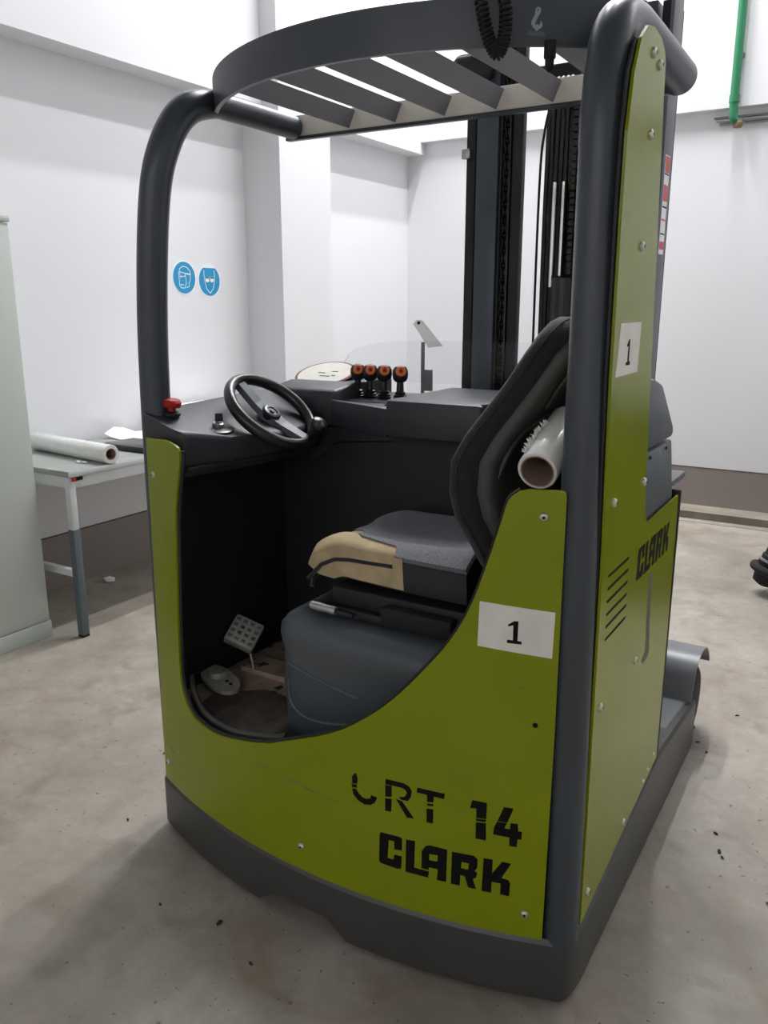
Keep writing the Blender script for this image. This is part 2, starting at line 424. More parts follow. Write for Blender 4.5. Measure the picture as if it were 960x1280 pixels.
# rear panel -------------------------------------------------------
inner = [(-1.567,1.241), (-1.551,1.212), (-1.588,1.063), (-1.605,0.88), (-1.616,0.731), (-1.622,0.577), (-1.608,0.512), (-1.556,0.464), (-1.448,0.456), (-1.343,0.476),
         (-1.249,0.502), (-1.198,0.525), (-1.054,0.589), (-0.961,0.649), (-0.878,0.723), (-0.80,0.816), (-0.743,0.895), (-0.702,0.979), (-0.671,1.076), (-0.647,1.163), (-0.633,1.213), (-0.611,1.233)]
ic = [tuple(p[:2]) for p in catmull([(a, c, 0) for a, c in inner], 4)]
out = [(-1.735,1.242), (-1.637,1.249), (-1.60,1.248)] + ic + [(-0.595,1.237), (-0.531,1.238), (-0.525,1.235), (-0.523,1.227), (-0.521,0.694), (-0.524,0.174)] + \
      [(-0.524-(1.765-0.524)*i/20, 0.174) for i in range(1, 21)]
RP = sheet('rear_panel', [out], rear, 0.006, M['green'], TR, cuts_rear)
# rolled lip inside the opening
lip = [rear(a, c, -0.006) for a, c in ic[3:]]
bm = bmesh.new(); add_tube(bm, lip, 0.006, 6); link_bm('opening_trim', bm, M['black'], TR, smooth=True)

# lettering on the rear panel -------------------------------------
CRT = [[(-0.9796,0.5059),(-0.9736,0.5076),(-0.9699,0.4926),(-0.9715,0.481),(-0.9844,0.4772),(-0.9857,0.4953)],
 [(-0.9875,0.4751),(-0.9724,0.4778),(-0.9725,0.4689),(-0.9851,0.4675)],
 [(-0.9852,0.464),(-0.974,0.4655),(-0.9681,0.4564),(-0.9577,0.4476),(-0.9474,0.4463),(-0.9357,0.4512),(-0.9336,0.4606),(-0.9174,0.4585),(-0.9241,0.4428),(-0.9357,0.4335),(-0.9519,0.4301),(-0.9698,0.4366),(-0.9823,0.4491)]]
RR = [[(-0.8955,0.5148),(-0.85,0.5152),(-0.8364,0.5101),(-0.8296,0.499),(-0.8314,0.4843),(-0.8388,0.4714),(-0.8551,0.47),(-0.862,0.4748),(-0.847,0.4802),(-0.8417,0.4916),(-0.8458,0.4992),(-0.8553,0.5024),(-0.8801,0.5016),(-0.8963,0.5002)],
 [(-0.8963,0.4981),(-0.8801,0.5002),(-0.88,0.4713),(-0.8963,0.4683)], [(-0.8969,0.4632),(-0.88,0.4655),(-0.8813,0.4308),(-0.8968,0.4301)], [(-0.8689,0.4686),(-0.8538,0.4669),(-0.8236,0.4287),(-0.8412,0.4268)]]
TT = [[(-0.8164,0.5123),(-0.7508,0.5119),(-0.7525,0.498),(-0.8176,0.4998)], [(-0.7926,0.4997),(-0.7762,0.4995),(-0.7775,0.4836),(-0.7923,0.4813)],
 [(-0.7922,0.4771),(-0.7774,0.4785),(-0.7773,0.4736),(-0.7914,0.4716)], [(-0.7934,0.4631),(-0.7772,0.4651),(-0.7777,0.4277),(-0.7929,0.4275)]]
ONE = [[(-0.6879,0.5097),(-0.6552,0.5093),(-0.6557,0.4683),(-0.6782,0.4662),(-0.6781,0.4901),(-0.6928,0.4891)], [(-0.6782,0.4643),(-0.6563,0.4662),(-0.6562,0.4617),(-0.6622,0.4593),(-0.678,0.4587)],
 [(-0.6786,0.4549),(-0.6561,0.457),(-0.6547,0.4129),(-0.678,0.4125)]]
FOUR = [[(-0.6183,0.5064),(-0.5977,0.5061),(-0.6095,0.4684),(-0.6312,0.4677)],
 [(-0.6323,0.4655),(-0.6104,0.4672),(-0.6153,0.4528),(-0.6035,0.4523),(-0.6029,0.4678),(-0.587,0.4689),(-0.5859,0.4507),(-0.5777,0.4503),(-0.5781,0.4306),(-0.5863,0.4305),(-0.5878,0.4091),(-0.6036,0.4096),(-0.6039,0.4312),(-0.6396,0.4323),(-0.6378,0.451)]]
LET = {'C': [[(-0.9086,0.3673),(-0.8597,0.369),(-0.8528,0.3653),(-0.8534,0.3334),(-0.8726,0.3311),(-0.8735,0.3535),(-0.8876,0.3519),(-0.89,0.3015),(-0.875,0.3018),(-0.8726,0.3158),(-0.8533,0.3173),(-0.8551,0.2828),(-0.8654,0.2796),(-0.9086,0.2821),(-0.9129,0.2874),(-0.9111,0.3622)]],
 'L': [[(-0.8427,0.367),(-0.8203,0.369),(-0.822,0.296),(-0.7852,0.2959),(-0.787,0.2788),(-0.8436,0.2784)]],
 'A': [[(-0.8035,0.3471),(-0.794,0.3635),(-0.7843,0.3674),(-0.7424,0.367),(-0.7437,0.2793),(-0.7656,0.2788),(-0.7641,0.3084),(-0.7854,0.308),(-0.7865,0.2999),(-0.8038,0.3001)], [(-0.7848,0.3445),(-0.7648,0.3457),(-0.7652,0.3284),(-0.7853,0.3271)]],
 'R': [[(-0.7311,0.3644),(-0.6814,0.3661),(-0.6721,0.359),(-0.6722,0.3365),(-0.6785,0.3265),(-0.6718,0.3217),(-0.6744,0.3091),(-0.6816,0.3044),(-0.6736,0.2784),(-0.6919,0.2789),(-0.70,0.3061),(-0.7104,0.3077),(-0.7112,0.2782),(-0.7323,0.2781)], [(-0.7083,0.3434),(-0.6914,0.3433),(-0.6924,0.326),(-0.7094,0.326)]],
 'K': [[(-0.6586,0.3651),(-0.6384,0.3655),(-0.6383,0.3297),(-0.6172,0.3647),(-0.598,0.3638),(-0.6175,0.3217),(-0.6016,0.3189),(-0.5979,0.3113),(-0.5991,0.2769),(-0.6189,0.278),(-0.6188,0.3066),(-0.639,0.3074),(-0.6392,0.2775),(-0.6608,0.2773)]]}
def letter(polys, mp, parent, off, m='ink'):
    bm = bmesh.new()
    for loops in polys: add_sheet(bm, loops, mp, 0.0008, (), off)
    return link_bm('letter', bm, M[m], parent)
for polys in (CRT, RR, TT, ONE, FOUR): letter([[p] for p in polys], rear, RP, 0.006)
for k in 'CLARK': letter([LET[k]], rear, RP, 0.006)
# number sticker
st = sheet('number_sticker', [[(-0.6846,0.9886),(-0.5325,0.9787),(-0.5343,0.8755),(-0.687,0.8867)]], rear, 0.0008, M['paper'], RP, (-0.66,-0.63,-0.6,-0.57), off=0.006)
st['label'] = 'off-white paper sticker printed with a black 1'
NUM = [(-0.6254,0.9423),(-0.6127,0.952),(-0.604,0.9524),(-0.6045,0.9083),(-0.5961,0.9072),(-0.5959,0.9009),(-0.6259,0.9015),(-0.6256,0.9089),(-0.6139,0.9082),(-0.6142,0.9426),(-0.6234,0.939)]
bm = bmesh.new(); add_sheet(bm, [NUM], rear, 0.0006, (), 0.0068); link_bm('numeral', bm, M['ink'], RP)
def screw(mp, u, v, off, parent):
    c = mp(u, v, off); n = (mp(u, v, off+0.01)-c).normalized()
    o = lathe('screw', c, n, [(0.010, 0), (0.010, 0.002), (0.008, 0.005), (0.004, 0.0068)], M['screw'], parent, 12)
    lathe('socket', c, n, [(0.0035, 0.006), (0.0035, 0.0074)], M['ink'], o if o.parent.parent is None else parent, 6)
for u, v in [(-1.70,1.143), (-0.564,1.182), (-1.735,0.24), (-1.142,0.245), (-0.564,0.237)]: screw(rear, u, v, 0.006, RP)
lathe('bolt_hole', rear(-0.561, 0.717, 0.0061), (0.3, -1, 0), [(0.006, 0), (0.006, 0.0008)], M['ink'], RP, 10)

for pts, w in (([(-1.36,0.452), (-1.27,0.432), (-1.18,0.424), (-1.10,0.418)], 0.0016), ([(-1.17,0.43), (-1.12,0.421), (-1.06,0.416), (-1.02,0.412)], 0.0012), ([(-1.72,0.30), (-1.685,0.292)], 0.0018), ([(-0.60,0.80), (-0.585,0.802)], 0.0014)):
    lo = [(a, c-w) for a, c in pts]; hi = [(a, c+w*0.4) for a, c in reversed(pts)]
    bm = bmesh.new(); add_sheet(bm, [lo+hi], rear, 0.0004, (), 0.006); link_bm('scratch', bm, M['scuff'], RP)

# right side panel -------------------------------------------------
sp = [(1.628,0.197), (2.322,0.282), (2.318,0.7), (2.305,1.05), (2.300,1.092), (1.995,1.088)]
sp += [(1.965,1.092), (1.945,1.108), (1.932,1.13), (1.893,1.42), (1.846,1.78), (1.820,1.98), (1.812,2.055), (1.802,2.075), (1.77,2.092), (1.71,2.098), (1.67,2.09), (1.632,2.062), (1.600,2.0), (1.582,1.9), (1.580,1.75), (1.586,1.46), (1.612,1.1), (1.625,0.5)]
SP = sheet('side_panel', [sp], side, 0.006, M['green'], TR, smooth=False)
box('side_backing', -0.475, -0.459, 1.63, 2.33, 0.2, 1.08, M['black'], TR)
bm = bmesh.new()
add_sheet(bm, [[(1.618,0.21), (1.66,0.21), (1.66,1.9), (1.69,2.0), (1.68,2.06), (1.62,2.06), (1.585,2.0), (1.572,1.9), (1.570,1.75), (1.577,1.46), (1.603,1.1), (1.616,0.5)]], side, 0.004, (), -0.006); link_bm('panel_seal', bm, M['black'], TR)
for k in 'CLARK':
    polys = [[(1.900+(a+0.913)/0.315*0.318, 0.957+(c-0.2775)/0.09*0.082) for a, c in l] for l in LET[k]]
    letter([polys], side, SP, 0.006)
sst = sheet('number_sticker', [[(1.6221,1.5642), (1.7719,1.5641), (1.7653,1.4622), (1.6074,1.4617)]], side, 0.0008, M['paper'], SP, off=0.006)
bm = bmesh.new(); add_sheet(bm, [[(1.6722,1.5196), (1.6863,1.5317), (1.693,1.5315), (1.6919,1.4883), (1.7018,1.4878), (1.6998,1.4805), (1.6707,1.4812), (1.6731,1.4868), (1.6824,1.4878), (1.6838,1.5191), (1.6736,1.5175)]], side, 0.0006, (), 0.0068)
link_bm('numeral', bm, M['ink'], SP)
for i, z in enumerate((1.042, 1.013, 0.984, 0.954, 0.925, 0.895)):
    bm = bmesh.new(); y0 = 1.66+i*0.0016
    add_sheet(bm, [[(y0,z-0.003), (y0+0.154,z-0.003), (y0+0.156,z), (y0+0.154,z+0.003), (y0,z+0.003), (y0-0.002,z)]], side, 0.0006, (), 0.006)
    link_bm('vent_slot', bm, M['ink'], SP)
bm = bmesh.new(); add_sheet(bm, [[(2.039,0.941), (2.071,0.931), (2.075,0.825), (2.097,0.711), (2.077,0.694), (2.032,0.696), (2.025,0.711), (2.055,0.724), (2.045,0.8), (2.037,0.888)]], side, 0.0005, (), 0.006)
link_bm('scuff_mark', bm, M['scuff'], SP)
for u, v in [(1.715,2.055), (1.765,2.045), (1.735,1.917), (1.73,1.711), (1.899,1.203), (1.66,1.202), (1.952,0.738), (1.665,0.737), (1.962,0.272), (1.665,0.262)]: screw(side, u, v, 0.006, SP)
for u, v in [(2.163,0.285), (2.207,0.30), (2.273,0.315)]: lathe('rivet', side(u, v, 0.006), (1, 0, 0), [(0.006, 0), (0.005, 0.003)], M['screw'], SP, 8)
# left side skin (turned away from us)
LS = sheet('side_panel', [[(1.66,0.19), (2.30,0.26), (2.30,1.09), (1.72,1.09), (1.66,1.2)]], lside, 0.006, M['green'], TR, smooth=False)

# overhead guard ----------------------------------------------------
rp = [(-0.494,1.605,0.165), (-0.498,1.605,0.624), (-0.506,1.605,1.19), (-0.506,1.605,1.57), (-0.508,1.606,1.85), (-0.510,1.612,1.96), (-0.512,1.635,2.05), (-0.514,1.685,2.105), (-0.515,1.76,2.126), (-0.515,1.87,2.128), (-0.515,2.19,2.120)]
lp = [(-1.765,1.655,0.165), (-1.762,1.652,0.7), (-1.757,1.65,1.2), (-1.745,1.65,1.56), (-1.715,1.655,1.86), (-1.69,1.68,2.0), (-1.672,1.74,2.09), (-1.665,1.83,2.122), (-1.66,1.92,2.125), (-1.655,2.19,2.122)]
def guard(pts, thin):
    c = catmull(pts, 8); r = [0.041 if p.z < 2.0 or p.y < 1.75 else 0.041-thin*min(1, (p.y-1.75)/0.12) for p in c]
    return tube('guard_post', c, r, M['charcoal'], TR, 24)
guard(rp, 0.0); guard(lp, 0.008)
AX, AY0, AR = -1.09, 1.595, 0.785
def arc(u, v, off):
    a = math.asin(max(-1, min(1, (u-AX)/AR))); r = AR+off
    return Vector((AX+r*math.sin(a), AY0+AR-r*math.cos(a), v))
ARC = sheet('guard_arch', [[(-1.68,2.098), (-0.51,2.098), (-0.51,2.188), (-1.68,2.188)]], arc, 0.012, M['charcoal'], TR, [-1.68+0.0195*i for i in range(1, 60)], off=-0.012)
box('guard_crossbar', -1.685, -0.53, 2.198, 2.208, 2.098, 2.158, M['beige'], TR, 0.002)
box('crossbar_lip', -1.69, -0.53, 2.193, 2.215, 2.088, 2.098, M['charcoal'], TR, 0.002)
for x in (-1.46, -1.302, -1.144, -0.99, -0.832, -0.675):
    yr = max(arc(x+d_, 0, 0).y for d_ in (-0.02, 0, 0.025))+0.002
    bm = bmesh.new(); w = 0.022; 
    add_box(bm, -0.004, 0.004, yr, 2.1985, -0.026, 0.026)
    R = Matrix.Rotation(math.radians(24), 3, 'Y')
    for v in bm.verts: c = R @ Vector((v.co.x, 0, v.co.z)); v.co = Vector((x+0.010+c.x, v.co.y, 2.128+c.z))
    link_bm('guard_slat', bm, M['slat'], TR)
HOOK = [[(-0.6881,2.1597),(-0.6872,2.1648),(-0.6835,2.167),(-0.6795,2.1648),(-0.6786,2.1597),(-0.6802,2.1545),(-0.6835,2.1486),(-0.6867,2.1405),(-0.6879,2.1361),(-0.6861,2.1346),(-0.6844,2.1368),(-0.6822,2.1339),(-0.6808,2.1346),(-0.6795,2.1383),(-0.6773,2.1428),(-0.6748,2.1346),(-0.6764,2.1302),(-0.6805,2.1272),(-0.6829,2.1254),(-0.6828,2.1239),(-0.6867,2.1239),(-0.6868,2.1261),(-0.6919,2.131),(-0.6945,2.1376),(-0.6935,2.1428),(-0.6898,2.1501),(-0.6883,2.1553)],
 [(-0.6847,2.163),(-0.6834,2.1641),(-0.6825,2.1611),(-0.6835,2.1578),(-0.6849,2.1597)]]
bm = bmesh.new(); add_sheet(bm, HOOK, arc, 0.0006, (), 0.0); o = link_bm('lifting_hook_symbol', bm, M['grey_mark'], ARC)
bm = bmesh.new(); add_sheet(bm, [[(-0.6977,2.124),(-0.6726,2.1221),(-0.6696,2.1169),(-0.6708,2.1139),(-0.7014,2.1169)]], arc, 0.0006, (), 0.0); link_bm('symbol_base', bm, M['dim_mark'], ARC)
# curly cord hung over the arch
core = catmull([(-0.79,1.70,2.215), (-0.778,1.632,2.205), (-0.765,1.628,2.15), (-0.752,1.632,2.10), (-0.738,1.642,2.076), (-0.727,1.645,2.10), (-0.724,1.645,2.15), (-0.735,1.65,2.205), (-0.735,1.72,2.215)], 60)
fr = frames(core); pts = []
for i, p in enumerate(core):
    u, v = fr[i]; a = i*0.62; pts.append(p+0.011*(math.cos(a)*u+math.sin(a)*v))
tube('curly_cord', pts, 0.0032, M['rubber'], TR, 5)
lathe('cord_plug', (-0.652,1.70,2.10), (0, 0, -1), [(0.012, 0), (0.012, 0.03), (0.009, 0.034), (0.009, 0.048), (0.003, 0.056)], M['rubber'], TR, 12)

# mast ----------------------------------------------------------------
MT = 2.545
def mast_side(s):
    """s = +1 keeps x, -1 mirrors about the truck axis"""
    X = lambda x: x if s > 0 else -2.20-x
    def rail(name, xs, y0, y1, m, z1=MT, bev=0.003):
        a, c = sorted((X(xs[0]), X(xs[1]))); return box(name, a, c, y0, y1, 0.09, z1, m, TR, bev)
    rail('mast_rail', (-1.462,-1.425), 3.0, 3.14, M['black'])
    rail('mast_rail', (-1.414,-1.328), 2.985, 3.06, M['mast'])
    rail('mast_web', (-1.335,-1.25), 3.035, 3.05, M['black'])
    rail('mast_rail', (-1.322,-1.314), 2.99, 3.03, M['black'])
    rail('mast_rail', (-1.277,-1.238), 3.0, 3.034, M['black'])
    rail('mast_rail', (-1.288,-1.281), 2.995, 3.02, M['black_gloss'])
    # lift chain: link plates
    bm = bmesh.new()
    n = 72
    for i in range(n):
        z = 0.5+i*(MT-0.08-0.5)/n; h = 0.0125
        for dx in ((-0.011, 0.011) if i % 2 else (-0.006, 0.006)): add_box(bm, X(-1.300)+dx-0.0018, X(-1.300)+dx+0.0018, 3.004, 3.026, z-0.003, z+2*h)
        add_tube(bm, [(X(-1.300)-0.014, 3.015, z+h), (X(-1.300)+0.014, 3.015, z+h)], 0.006, 6)
    link_bm('lift_chain', bm, M['chain'], TR)
mast_side(1); mast_side(-1)
box('mast_outer_plate', -0.716, -0.704, 2.87, 2.985, 0.09, MT+0.0, M['plastic_side'], TR, 0.004)
box('mast_crosshead', -1.47, -0.73, 3.10, 3.16, 2.36, 2.44, M['black'], TR, 0.02)
box('crosshead_bracket', -1.50, -1.34, 2.93, 2.98, 2.37, 2.47, M['black'], TR, 0.03, 3)
box('mast_foot', -1.47, -0.70, 2.88, 3.16, 0.04, 0.12, M['black'], TR, 0.01)
box('mast_latch', -1.474, -1.44, 2.98, 3.0, 2.125, 2.16, M['steel'], TR, 0.003)
# warning label on the mast side plate
wl = box('warning_label', -0.704, -0.7028, 2.895, 2.955, 1.76, 2.065, M['paper_clean'], TR)
for z0, z1, m in [(2.012,2.062,'red_print'), (2.006,2.010,'ink'), (1.925,1.975,'red_print'), (1.905,1.91,'ink'), (1.865,1.87,'red_print'), (1.822,1.826,'ink'), (1.775,1.80,'red_print')]:
    box('label_print', -0.7029, -0.7023, 2.898, 2.952, z0, z1, M[m], wl)
# hoses and lift cylinder between the rails
for i in range(5):
    x = -1.148+i*0.017; wob = [random.uniform(-0.003, 0.003) for _ in range(6)]
    pts = [(x+wob[k], 3.02+wob[k-1], z) for k, z in enumerate((0.5, 1.0, 1.5, 1.9, 2.2, 2.30))] + [(x, 3.02, 2.34), (x, 3.05, 2.37), (x, 3.10, 2.36)]
    tube('hydraulic_hose', catmull(pts, 5), 0.0088, M['hose'], TR, 8)
tube('cable', catmull([(-1.158,3.0,0.5), (-1.165,3.0,1.2), (-1.168,3.0,2.0), (-1.16,3.01,2.2), (-1.14,3.02,2.3)], 6), 0.0045, M['rubber'], TR, 6)
box('hose_guide', -1.145, -0.96, 3.034, 3.045, 0.4, 2.34, M['black'], TR, 0.003)
box('hose_clamp', -1.152, -1.03, 3.024, 3.036, 1.99, 2.26, M['hose'], TR, 0.006)
for x in (-1.108, -1.074): tube('piston_rod', [(x,2.995,1.66), (x,2.995,2.02)], 0.0075, M['steel_bright'], TR, 10)
lathe('lift_cylinder', (-1.055,3.0,0.3), (0, 0, 1), [(0.048, 0), (0.048, 1.39), (0.03, 1.40)], M['black_gloss'], TR, 20)
bm = bmesh.new()
for i in range(70):
    z = 0.6+i*0.024; add_box(bm, -1.052, -1.036, 3.0, 3.02, z, z+0.017); add_tube(bm, [(-1.058,3.01,z+0.008), (-1.030,3.01,z+0.008)], 0.006, 6)
link_bm('lift_chain', bm, M['chain'], TR)
box('valve_block', -1.03, -0.96, 2.98, 3.04, 2.12, 2.42, M['charcoal'], TR, 0.006)
box('carriage_plate', -1.20, -0.96, 3.10, 3.12, 0.4, 1.3, M['black'], TR)

# straddle legs ----------------------------------------------------------
def straddle(x0, x1, s):
    bm = bmesh.new(); ch = 0.028
    prof = [(x0,0.02), (x1,0.02), (x1,0.175), (x1-s*ch,0.215), (x0,0.215)]
    a = [bm.verts.new((x,2.30,z+(0.06 if z > 0.1 else 0))) for x, z in prof]; c = [bm.verts.new((x,2.93,z)) for x, z in prof]
    for k in range(5): bm.faces.new((a[k], a[(k+1) % 5], c[(k+1) % 5], c[k]))
    bm.faces.new(a); bm.faces.new(c)
    link_bm('straddle_leg', bm, M['leg_grey'], TR)
    # tail bar beside the wheel
    box('leg_tail', min(x0,x0+s*0.02), max(x0,x0+s*0.02), 2.93, 3.20, 0.05, 0.17, M['leg_grey'], TR, 0.006)
    # arched mudguard
    ys = catmull([(2.86,0.222,0), (2.875,0.27,0), (2.905,0.325,0), (2.96,0.358,0), (3.03,0.362,0), (3.10,0.345,0), (3.16,0.30,0), (3.185,0.262,0)], 5)
    poly = [Vector((p.x, p.y)) for p in ys]
    bm = bmesh.new(); xa, xb = min(x0,x1)-0.004, max(x0,x1)-0.004; rows = []
    for i, p in enumerate(poly):
        t = (poly[min(i+1, len(poly)-1)]-poly[max(i-1, 0)]).normalized(); n = Vector((t.y, -t.x))
        q = p+n*0.006
        rows.append([bm.verts.new((xa,p.x,p.y)), bm.verts.new((xb,p.x,p.y)), bm.verts.new((xb,q.x,q.y)), bm.verts.new((xa,q.x,q.y))])
    for r0, r1 in zip(rows, rows[1:]):
        for k in range(4): bm.faces.new((r0[k], r0[(k+1) % 4], r1[(k+1) % 4], r1[k]))
    bm.faces.new(rows[0]); bm.faces.new(rows[-1])
    link_bm('mudguard', bm, M['leg_grey'], TR, smooth=True, sharp=50)
    xm = (x0+x1)/2
    lathe('load_wheel', (xm,3.04,0.142), (1, 0, 0), [(0.03,-0.05), (0.12,-0.05), (0.138,-0.04), (0.138,0.04), (0.12,0.05), (0.03,0.05)], M['rubber'], TR, 28)
straddle(-0.60, -0.454, 1); straddle(-1.652, -1.798, -1)

# covers at the mast end of the body --------------------------------------
def prism_x(name, poly, x0, x1, m, parent, bev=0.006):
    bm = bmesh.new(); a = [bm.verts.new((x0,y,z)) for y, z in poly]; c = [bm.verts.new((x1,y,z)) for y, z in poly]; n = len(poly)
    for k in range(n): bm.faces.new((a[k], a[(k+1) % n], c[(k+1) % n], c[k]))
    bm.faces.new(a); bm.faces.new(c)
    if bev: bmesh.ops.bevel(bm, geom=bm.edges[:], offset=bev, segments=2, affect='EDGES', profile=0.5)
    return link_bm(name, bm, m, parent, smooth=bool(bev))
prism_x('battery_cover_top', [(1.86,1.265), (2.215,1.265), (2.205,1.30), (2.06,1.412), (1.98,1.432), (1.86,1.44)], -0.62, -0.462, M['plastic_side'], TR, 0.012)
prism_x('battery_cover', [(1.86,1.08), (2.285,1.08), (2.225,1.22), (2.215,1.258), (1.86,1.258)], -0.62, -0.466, M['plastic_side'], TR, 0.006)
for y in (1.98, 2.14): lathe('cover_bolt', (-0.464,y,1.245), (1, 0, 0), [(0.005, 0), (0.004, 0.004)], M['black'], TR, 8)
box('cover_bar', -0.53, -0.50, 2.21, 2.235, 1.0, 1.38, M['charcoal'], TR, 0.004)
box('step_plate', -0.62, -0.468, 1.95, 2.44, 1.116, 1.134, M['leg_grey'], TR, 0.003)
box('edge_trim', -0.480, -0.453, 2.324, 2.336, 0.28, 1.10, M['black'], TR, 0.002)
box('mast_end_wall', -1.77, -0.47, 2.30, 2.33, 0.2, 1.08, M['black'], TR)

# cab interior --------------------------------------------------------------
bm = bmesh.new(); fx = [-1.70+0.05*i for i in range(24)]
add_sheet(bm, [[(x, rear(x, 0, -0.012).y) for x in fx]+[(-0.55,2.30), (-1.74,2.30), (-1.74,1.64)]], lambda u, v, off: Vector((u, v, 0.41+off)), 0.03)
link_bm('cab_floor', bm, M['cabfloor'], TR)
bm = bmesh.new()
add_sheet(bm, [[(-1.62,1.57), (-1.45,1.53), (-1.28,1.50), (-1.24,1.62), (-1.30,1.78), (-1.52,1.80), (-1.64,1.70)]], lambda u, v, off: Vector((u, v, 0.4405+off)), 0.008); link_bm('floor_mat', bm, M['mat_rubber'], TR)
box('cab_wall', -1.755, -1.735, 1.66, 2.30, 0.42, 1.28, M['inner'], TR)
box('cab_front_wall', -1.74, -0.55, 2.19, 2.21, 0.42, 1.30, M['inner'], TR)
# moulded knee panel with a stepped upper ledge
bm = bmesh.new(); add_sheet(bm, [[(-1.55,0.60), (-1.565,0.85), (-1.56,1.08), (-1.53,1.15), (-1.485,1.168), (-1.29,1.186), (-1.268,1.21), (-1.05,1.205), (-0.70,1.20), (-0.70,0.60)]], lambda u, v, off: Vector((u, 2.19-off, v)), 0.025); link_bm('knee_panel', bm, M['inner'], TR)
bm = bmesh.new(); add_sheet(bm, [[(-1.60,1.215), (-1.27,1.213), (-1.285,1.19), (-1.48,1.172), (-1.52,1.16), (-1.545,1.13), (-1.60,1.10)]], lambda u, v, off: Vector((u, 2.19-off, v)), 0.012); link_bm('knee_trim', bm, M['plastic'], TR)
# operator console across the mast end
def plan_prism(name, poly, z0, z1, m, bev=0.012):
    bm = bmesh.new(); n = len(poly); a = [bm.verts.new((x,y,z0)) for x, y in poly]; c = [bm.verts.new((x,y,z1)) for x, y in poly]
    for k in range(n): bm.faces.new((a[k], a[(k+1) % n], c[(k+1) % n], c[k]))
    bm.faces.new(a); bm.faces.new(c)
    bmesh.ops.bevel(bm, geom=bm.edges[:], offset=bev, segments=2, affect='EDGES', profile=0.5)
    return link_bm(name, bm, m, TR, smooth=True)
plan_prism('lever_console', [(-1.51,2.152), (-1.22,2.035), (-1.22,2.52), (-1.51,2.52)], 1.226, 1.300, M['plastic'])
plan_prism('console_edge', [(-1.505,2.146), (-1.225,2.032), (-1.225,2.046), (-1.505,2.160)], 1.224, 1.307, M['plastic'], 0.004)
prism_x('console_left', [(2.15,1.222), (2.52,1.222), (2.52,1.355), (2.28,1.348), (2.16,1.335), (2.15,1.32)], -1.76, -1.495, M['plastic'], TR, 0.012)
plan_prism('console_right', [(-1.232,2.030), (-0.93,2.035), (-0.90,2.15), (-0.55,2.15), (-0.55,2.45), (-1.232,2.45)], 1.226, 1.334, M['plastic'])
for x0 in (-1.30, -1.275): box('tray_insert', x0, x0+0.02, 2.14, 2.21, 1.298, 1.305, M['black'], TR, 0.002)
def lever(x, y):
    lv = lathe('control_lever', (x,y,1.296), (0.02, -0.02, 1), [(0.028,0), (0.028,0.004), (0.022,0.006), (0.025,0.011), (0.020,0.014), (0.022,0.019), (0.016,0.022), (0.018,0.027), (0.012,0.031), (0.011,0.06), (0.017,0.062), (0.023,0.070), (0.0255,0.084), (0.0245,0.098), (0.018,0.109), (0.006,0.113)], M['black_gloss'], TR, 18)
    n = Vector((0.55,-0.76,0.36)).normalized(); c = Vector((x+0.001,y-0.001,1.296+0.088))
    lathe('lever_symbol', c, n, [(0.0165, 0.0175), (0.0165, 0.0245), (0.0145, 0.0262)], M['orange'], lv, 14)
    bm = bmesh.new(); u = n.cross(Vector((0,0,1))).normalized(); v = u.cross(n)
    for a, w, h in ((-0.005, 0.006, 0.002), (0.003, 0.004, 0.005)):
        pts = [c+n*0.0268+u*sx*w+v*(a+sy*h) for sx, sy in ((-1,-1), (1,-1), (1,1), (-1,1))]
        bm.faces.new([bm.verts.new(p) for p in pts])
    link_bm('symbol_print', bm, M['red'], lv)
for x in (-1.500, -1.452, -1.398, -1.338): lever(x-0.006, 2.31)
# display: round-topped white dial
DI = bmesh.new()
el = [(-1.665+0.115*math.cos(a), 2.36+0.085*math.sin(a)) for a in [2*math.pi*i/40 for i in range(40)]]
tilt = lambda u, v, off: Vector((u, v-0.5*off, 1.345+(v-2.36)*0.42+off))
add_sheet(DI, [el], tilt, 0.022); dial = link_bm('display_housing', DI, M['black_gloss'], TR, smooth=True)
def ell(k): return [(-1.665+0.115*k*math.cos(a), 2.36+0.085*k*math.sin(a)) for a in [2*math.pi*i/40 for i in range(40)]]
bm = bmesh.new(); add_sheet(bm, [ell(0.93)], tilt, 0.001, (), 0.022); link_bm('display_ring', bm, M['red_print'], dial)
bm = bmesh.new(); add_sheet(bm, [ell(0.90)], tilt, 0.001, (), 0.0226); link_bm('display_face', bm, M['paper'], dial)
for dx, dy, w in ((-0.03,0.0,0.03), (0.02,0.012,0.025), (-0.01,-0.02,0.04), (0.035,-0.015,0.015)):
    bm = bmesh.new(); add_sheet(bm, [[(-1.665+dx,2.36+dy), (-1.665+dx+w,2.36+dy), (-1.665+dx+w,2.363+dy), (-1.665+dx,2.363+dy)]], tilt, 0.0005, (), 0.0238); link_bm('display_print', bm, M['ink'], dial)
# clear wind screen behind the levers
scr = [(-1.675,1.34), (-1.685,1.395), (-1.665,1.425), (-1.625,1.448), (-1.553,1.467), (-1.456,1.477), (-1.316,1.48), (-0.90,1.482), (-0.90,1.34)]
sheet('wind_screen', [scr], lambda u, v, off: Vector((u, 2.50-off, v)), 0.004, M['acrylic'], TR, smooth=False)
